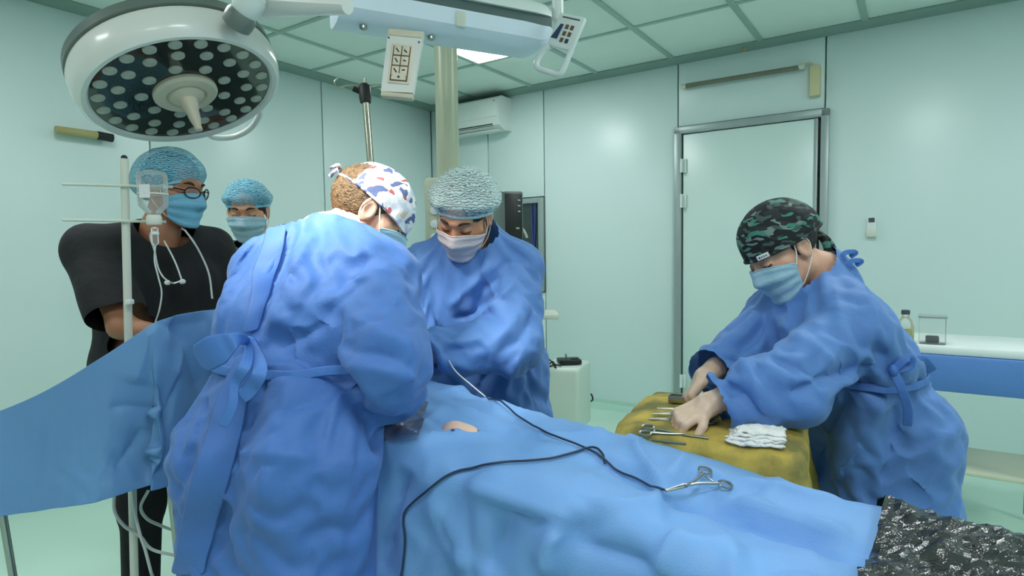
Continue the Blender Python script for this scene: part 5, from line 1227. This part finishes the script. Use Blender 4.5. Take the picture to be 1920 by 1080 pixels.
MB().tube(np.vstack([last, last[:2]])[::2], .0045, 8, cap=False).build('cap_band', 'capleaf', cp_)
b0 = loc(J, .02, -.12, .012)
for k, (dx, px_) in enumerate(((0, (1571, 486)), (.012, (1557, 480)))):
    e_ = at(*px_, 1.60); MB().tube(curve_pts([b0, (b0+e_)/2+V3(.01, 0, .012), e_], 16), np.array([.007]*4+[.010]*12), 10).build('cap_tie', 'capleaf', cp_)
lt = last[np.argmin(np.linalg.norm(last-at(1432, 488, 1.52), axis=1))]
tg = nrm(last[np.argmin(np.linalg.norm(last-at(1450, 486, 1.52), axis=1))]-last[np.argmin(np.linalg.norm(last-at(1412, 488, 1.52), axis=1))]); tn = nrm(CAM-lt); tn = nrm(tn-tg*(tn@tg)); tu = np.cross(tn, tg); tu = tu*np.sign(tu[2])
TA = np.array([tg, tu, tn]); MB().box(lt+tn*.006+tu*.004, (.032, .013, .003), TA, .001).build('cap_label', 'tagwhite', cp_)
for k, wdt in enumerate((.004, .003, .003, .003)): MB().box(lt+tn*.0078+tu*(.0035)+tg*(-.009+.006*k), (wdt, .005-.001*(k > 0), .0006), TA).build('label_print', 'print', cp_)
face_bits(J, ns5, 'hairdark'); mask(J, ns5, 'maskpale')
gw = gown(J, ns5, 'gown2', .40, waist_z=.985, steps=48, hw=.165, wr=.06, sleeve=.036, folds=[
    ([(1450, 588), (1490, 625), (1535, 655), (1582, 692)], .009, .02, .010), ([(1462, 745), (1510, 728), (1570, 705), (1660, 688)], -.016, .016, .03), ([(1675, 675), (1640, 655), (1590, 640), (1540, 610)], -.010, .02, .02),
    ([(1680, 680), (1650, 630), (1630, 570), (1600, 520)], .008, .02, .03), ([(1386, 668), (1405, 700), (1425, 740), (1440, 782)], .012, .02, .012), ([(1340, 690), (1360, 715), (1375, 745), (1385, 785)], -.010, .014, .02),
    ([(1430, 650), (1460, 680), (1500, 690), (1560, 700)], -.008, .012, .02), ([(1400, 680), (1450, 690), (1500, 715), (1540, 715)], .008, .02, .014), ([(1530, 520), (1500, 555), (1470, 580), (1450, 590)], -.008, .02, .02),
    ([(1560, 520), (1570, 570), (1580, 620), (1620, 660)], .007, .02, .03), ([(1430, 580), (1400, 610), (1360, 640), (1320, 680)], .008, .012, .02), ([(1440, 590), (1420, 630), (1400, 650), (1380, 665)], -.010, .012, .014),
    ([(1670, 700), (1640, 780), (1600, 850), (1560, 910)], .012, .03, .02), ([(1690, 710), (1680, 800), (1665, 870), (1650, 930)], -.012, .02, .03), ([(1600, 720), (1570, 780), (1545, 840), (1530, 900)], -.010, .03, .03), ([(1520, 760), (1540, 820), (1560, 830), (1600, 800)], .008, .03, .02), ([(1510, 850), (1580, 862), (1650, 872), (1715, 880)], .004, .008, .008)])
for a_ in ((1588, 486), (1600, 500)):
    q = hit(J['bvh'], *a_, .01); q = q if q is not None else J['c7']
    ribbon('neck_tie', curve_pts([q, q+V3(.012, -.008, .012), q+V3(-.016, -.01, .012), q+V3(-.024, -.008, .0)], 14), .013, 'tie', gw)
wk = hit(J['bvh'], 1672, 690, .012); wk = wk if wk is not None else at(1672, 690, 1.5)
V_, Q_ = sdf_mesh(lambda P: d_ell(P, wk, np.array([.010, .011, .015])), wk-.04, wk+.04, .006, 1); mesh('waist_knot', V_, Q_, 'tie', gw)
ribbon('waist_tail', curve_pts([wk, wk+V3(.05, .02, .012), wk+V3(.10, .05, .012), wk+V3(.14, .07, -.02)], 20), .024, 'tie', gw)
ribbon('waist_tail', curve_pts([wk, wk+V3(.012, -.012, -.04), wk+V3(.03, -.008, -.09), wk+V3(.035, .0, -.13)], 20), .02, 'tie', gw)
ribbon('waist_bow', curve_pts([wk, wk+V3(.015, -.012, .025), wk+V3(.032, -.012, .03), wk+V3(.03, -.008, .01), wk], 20), .018, 'tie', gw)

# ---------------------------------------------------------------- man in black scrubs
n1 = nrm(V3(.72, -.69, 0))
J = skeleton(pelvis=(-1.20, 2.04, .94), sh=(-1.205, 2.03, 1.325), c7=(-1.175, 2.02, 1.39), fwd=n1, shw=.175,
             re_=at(228, 612, 1.80), rw=at(372, 640, 1.76), le=V3(-1.0, 2.2, 1.08), lw=V3(-.82, 2.03, 1.02),
             head=at(325, 360, 2.0), hf=(.93, -.22, -.16), hu=(0, 0, 1), hs=.93)
p1_ = make_person(J, 'man in black scrubs, glasses and blue bouffant cap standing at the left', 'skindark', rhand=dict(d=nrm(V3(.8, .1, -.2)), n=V3(.1, .8, -.5), side=1), lhand=dict(d=V3(.8, -.5, -.1), n=V3(0, 0, -1), side=-1), trousers='scrubs')
hair(J, p1_, 'hairdark', lambda q: np.maximum(q[:, 1]-.05, -.05-q[:, 2]))
cap(J, p1_, 'bouffant_cap', 'bouffantblue', 25, rad=(.108, .128, .112), c=(0, -.026, .044), drop_=.045, pleats=26, pamp=.022, lump=.09, band='bandblue', flare=.05, seed=12, bandr=.86)
face_bits(J, p1_, 'hairdark'); mask(J, p1_, 'maskblue')
L = torso(J, .016)+[(J['rs'], J['rs']*.12+J['re']*.88, .078, .082), (J['ls'], J['ls']*.2+J['le']*.8, .076, .078)]+[(J['pelvis']+J['r']*.07*s_, J['pelvis']-UP*.12+J['r']*.075*s_, .135, .14) for s_ in (-1, 1)]
up_ = nrm(J['neck'][0][0]-J['c7'])
def sfn(P):
    d = cones(L, .03)(P); return d
V_, Q_ = sdf_mesh(sfn, *bounds(L, .03), .011, 2)
V_, Q_, _ = drop(V_, Q_, (d_rc(V_, J['c7']+n1*.012-UP*.012, J['neck'][0][0]+up_*.1, .080, .10) < 0) | (V_[:, 2] < .74) | ((((V_-(J['rs']*.12+J['re']*.88))@nrm(J['re']-J['rs'])) > .0) & (np.linalg.norm(V_-J['re'], axis=1) < .14))); V_ = smooth_border(V_, Q_, 10)
V_ = V_+np.array([np.array(mnoise.noise_vector(Vector((v[0]*9, v[1]*9, v[2]*4))))*.012 for v in V_])
mesh('scrub_top', V_, Q_, 'scrubs', p1_, sub=1)
gl = bpy.data.objects.new('glasses', None); COL.objects.link(gl); gl.parent = p1_; gl.location = J['head']-np.array(p1_.location)
gl['label'] = 'dark framed glasses'
for s_ in (-1, 1):
    ring = [loc(J, s_*(.033+.024*math.cos(a)), .112-.012*(math.cos(a)+.2), .008+.018*math.sin(a)) for a in np.linspace(0, 2*math.pi, 24)]
    MB().tube(ring, .0022, 6, cap=False).build('lens_rim', 'black', gl); MB().add(ring[:-1], [tuple(range(23))]).build('lens', 'clear', gl, smooth=False)
    MB().tube([loc(J, s_*.058, .098, .014), loc(J, s_*.078, .05, .016), loc(J, s_*.086, -.01, .016)], .0028, 6).build('temple', 'black', gl)
MB().tube([loc(J, -.010, .118, .012), loc(J, 0, .122, .014), loc(J, .010, .118, .012)], .002, 6).build('bridge', 'black', gl)
t = thing('stethoscope', at(325, 490, 1.85), 'white stethoscope hanging round the neck of the man in black scrubs', 'stethoscope')
fr = curve_pts([at(347, 432, 1.93), at(362, 452, 1.90), at(378, 480, 1.92), at(392, 515, 1.93), at(398, 560, 1.93)], 30)
MB().tube(fr, .003, 8).build('tubing', 'cablewhite', t)
MB().tube(curve_pts([at(290, 470, 1.82), at(296, 500, 1.80), at(305, 518, 1.79), at(316, 528, 1.79)], 20), .0024, 8).build('ear_tube', 'cablewhite', t)
MB().tube(curve_pts([at(308, 452, 1.83), at(322, 478, 1.81), at(332, 500, 1.80), at(341, 526, 1.79)], 20), .0024, 8).build('ear_tube', 'cablewhite', t)
MB().tube(curve_pts([at(316, 528, 1.79), at(328, 531, 1.79), at(341, 526, 1.79)], 10), .003, 8).build('spring', 'steel', t)
for px_ in ((314, 530), (342, 528)):
    q = at(*px_, 1.79); MB().lathe([(.004, -.008), (.0075, -.004), (.0075, .004), (.004, .008)], q, V3(1, 0, .1), 12).build('ear_tip', 'white', t)
MB().tube(curve_pts([at(290, 470, 1.82), at(282, 440, 1.9), at(300, 425, 2.02), at(330, 424, 2.08), at(347, 432, 1.93)], 20), .003, 8).build('neck_tube', 'cablewhite', t)

# ---------------------------------------------------------------- assistant at the back
n2_ = nrm(V3(.15, -.98, 0))
J = skeleton(pelvis=(-1.09, 2.62, .92), sh=(-1.09, 2.60, 1.27), c7=(-1.085, 2.58, 1.335), fwd=n2_, shw=.165,
             re_=V3(-1.30, 2.50, 1.03), rw=V3(-1.18, 2.32, .98), le=V3(-.86, 2.52, 1.03), lw=V3(-.93, 2.30, .98),
             head=at(466, 398, 2.50), hf=(.16, -.93, -.30), hu=(0, 0, 1), hs=.92)
p2_ = make_person(J, 'assistant in dark green scrubs and blue cap, half hidden behind the surgeon', 'skin', lhand=dict(d=V3(-.1, -.9, -.2), n=V3(-.3, 0, -.9), side=-1), rhand=dict(d=V3(.1, -.9, -.2), n=V3(.3, 0, -.9), side=1), trousers='scrubgreen')
hair(J, p2_, 'hairdark', lambda q: np.maximum(q[:, 1]-.06, .0-q[:, 2]-np.clip(-q[:, 1], 0, .1)*.5))
cap(J, p2_, 'bouffant_cap', 'bouffantblue', 8, rad=(.102, .112, .098), c=(0, -.012, .05), drop_=.02, pleats=24, pamp=.02, lump=.08, band='bandblue', flare=.05, seed=21, bandr=.88)
face_bits(J, p2_, 'hairdark'); mask(J, p2_, 'maskpale')
L = torso(J, .02)+[(J['rs'], J['re'], .078, .075), (J['ls'], J['le'], .078, .075)]
V_, Q_ = sdf_mesh(cones(L, .03), *bounds(L, .03), .017, 1); up_ = nrm(J['neck'][0][0]-J['c7'])
V_, Q_, _ = drop(V_, Q_, (d_rc(V_, J['c7'], J['neck'][0][0]+up_*.1, .078, .10) < 0) | (V_[:, 2] < .78)); V_ = smooth_border(V_, Q_, 8)
mesh('scrub_top', V_, Q_, 'scrubgreen', p2_, sub=1)
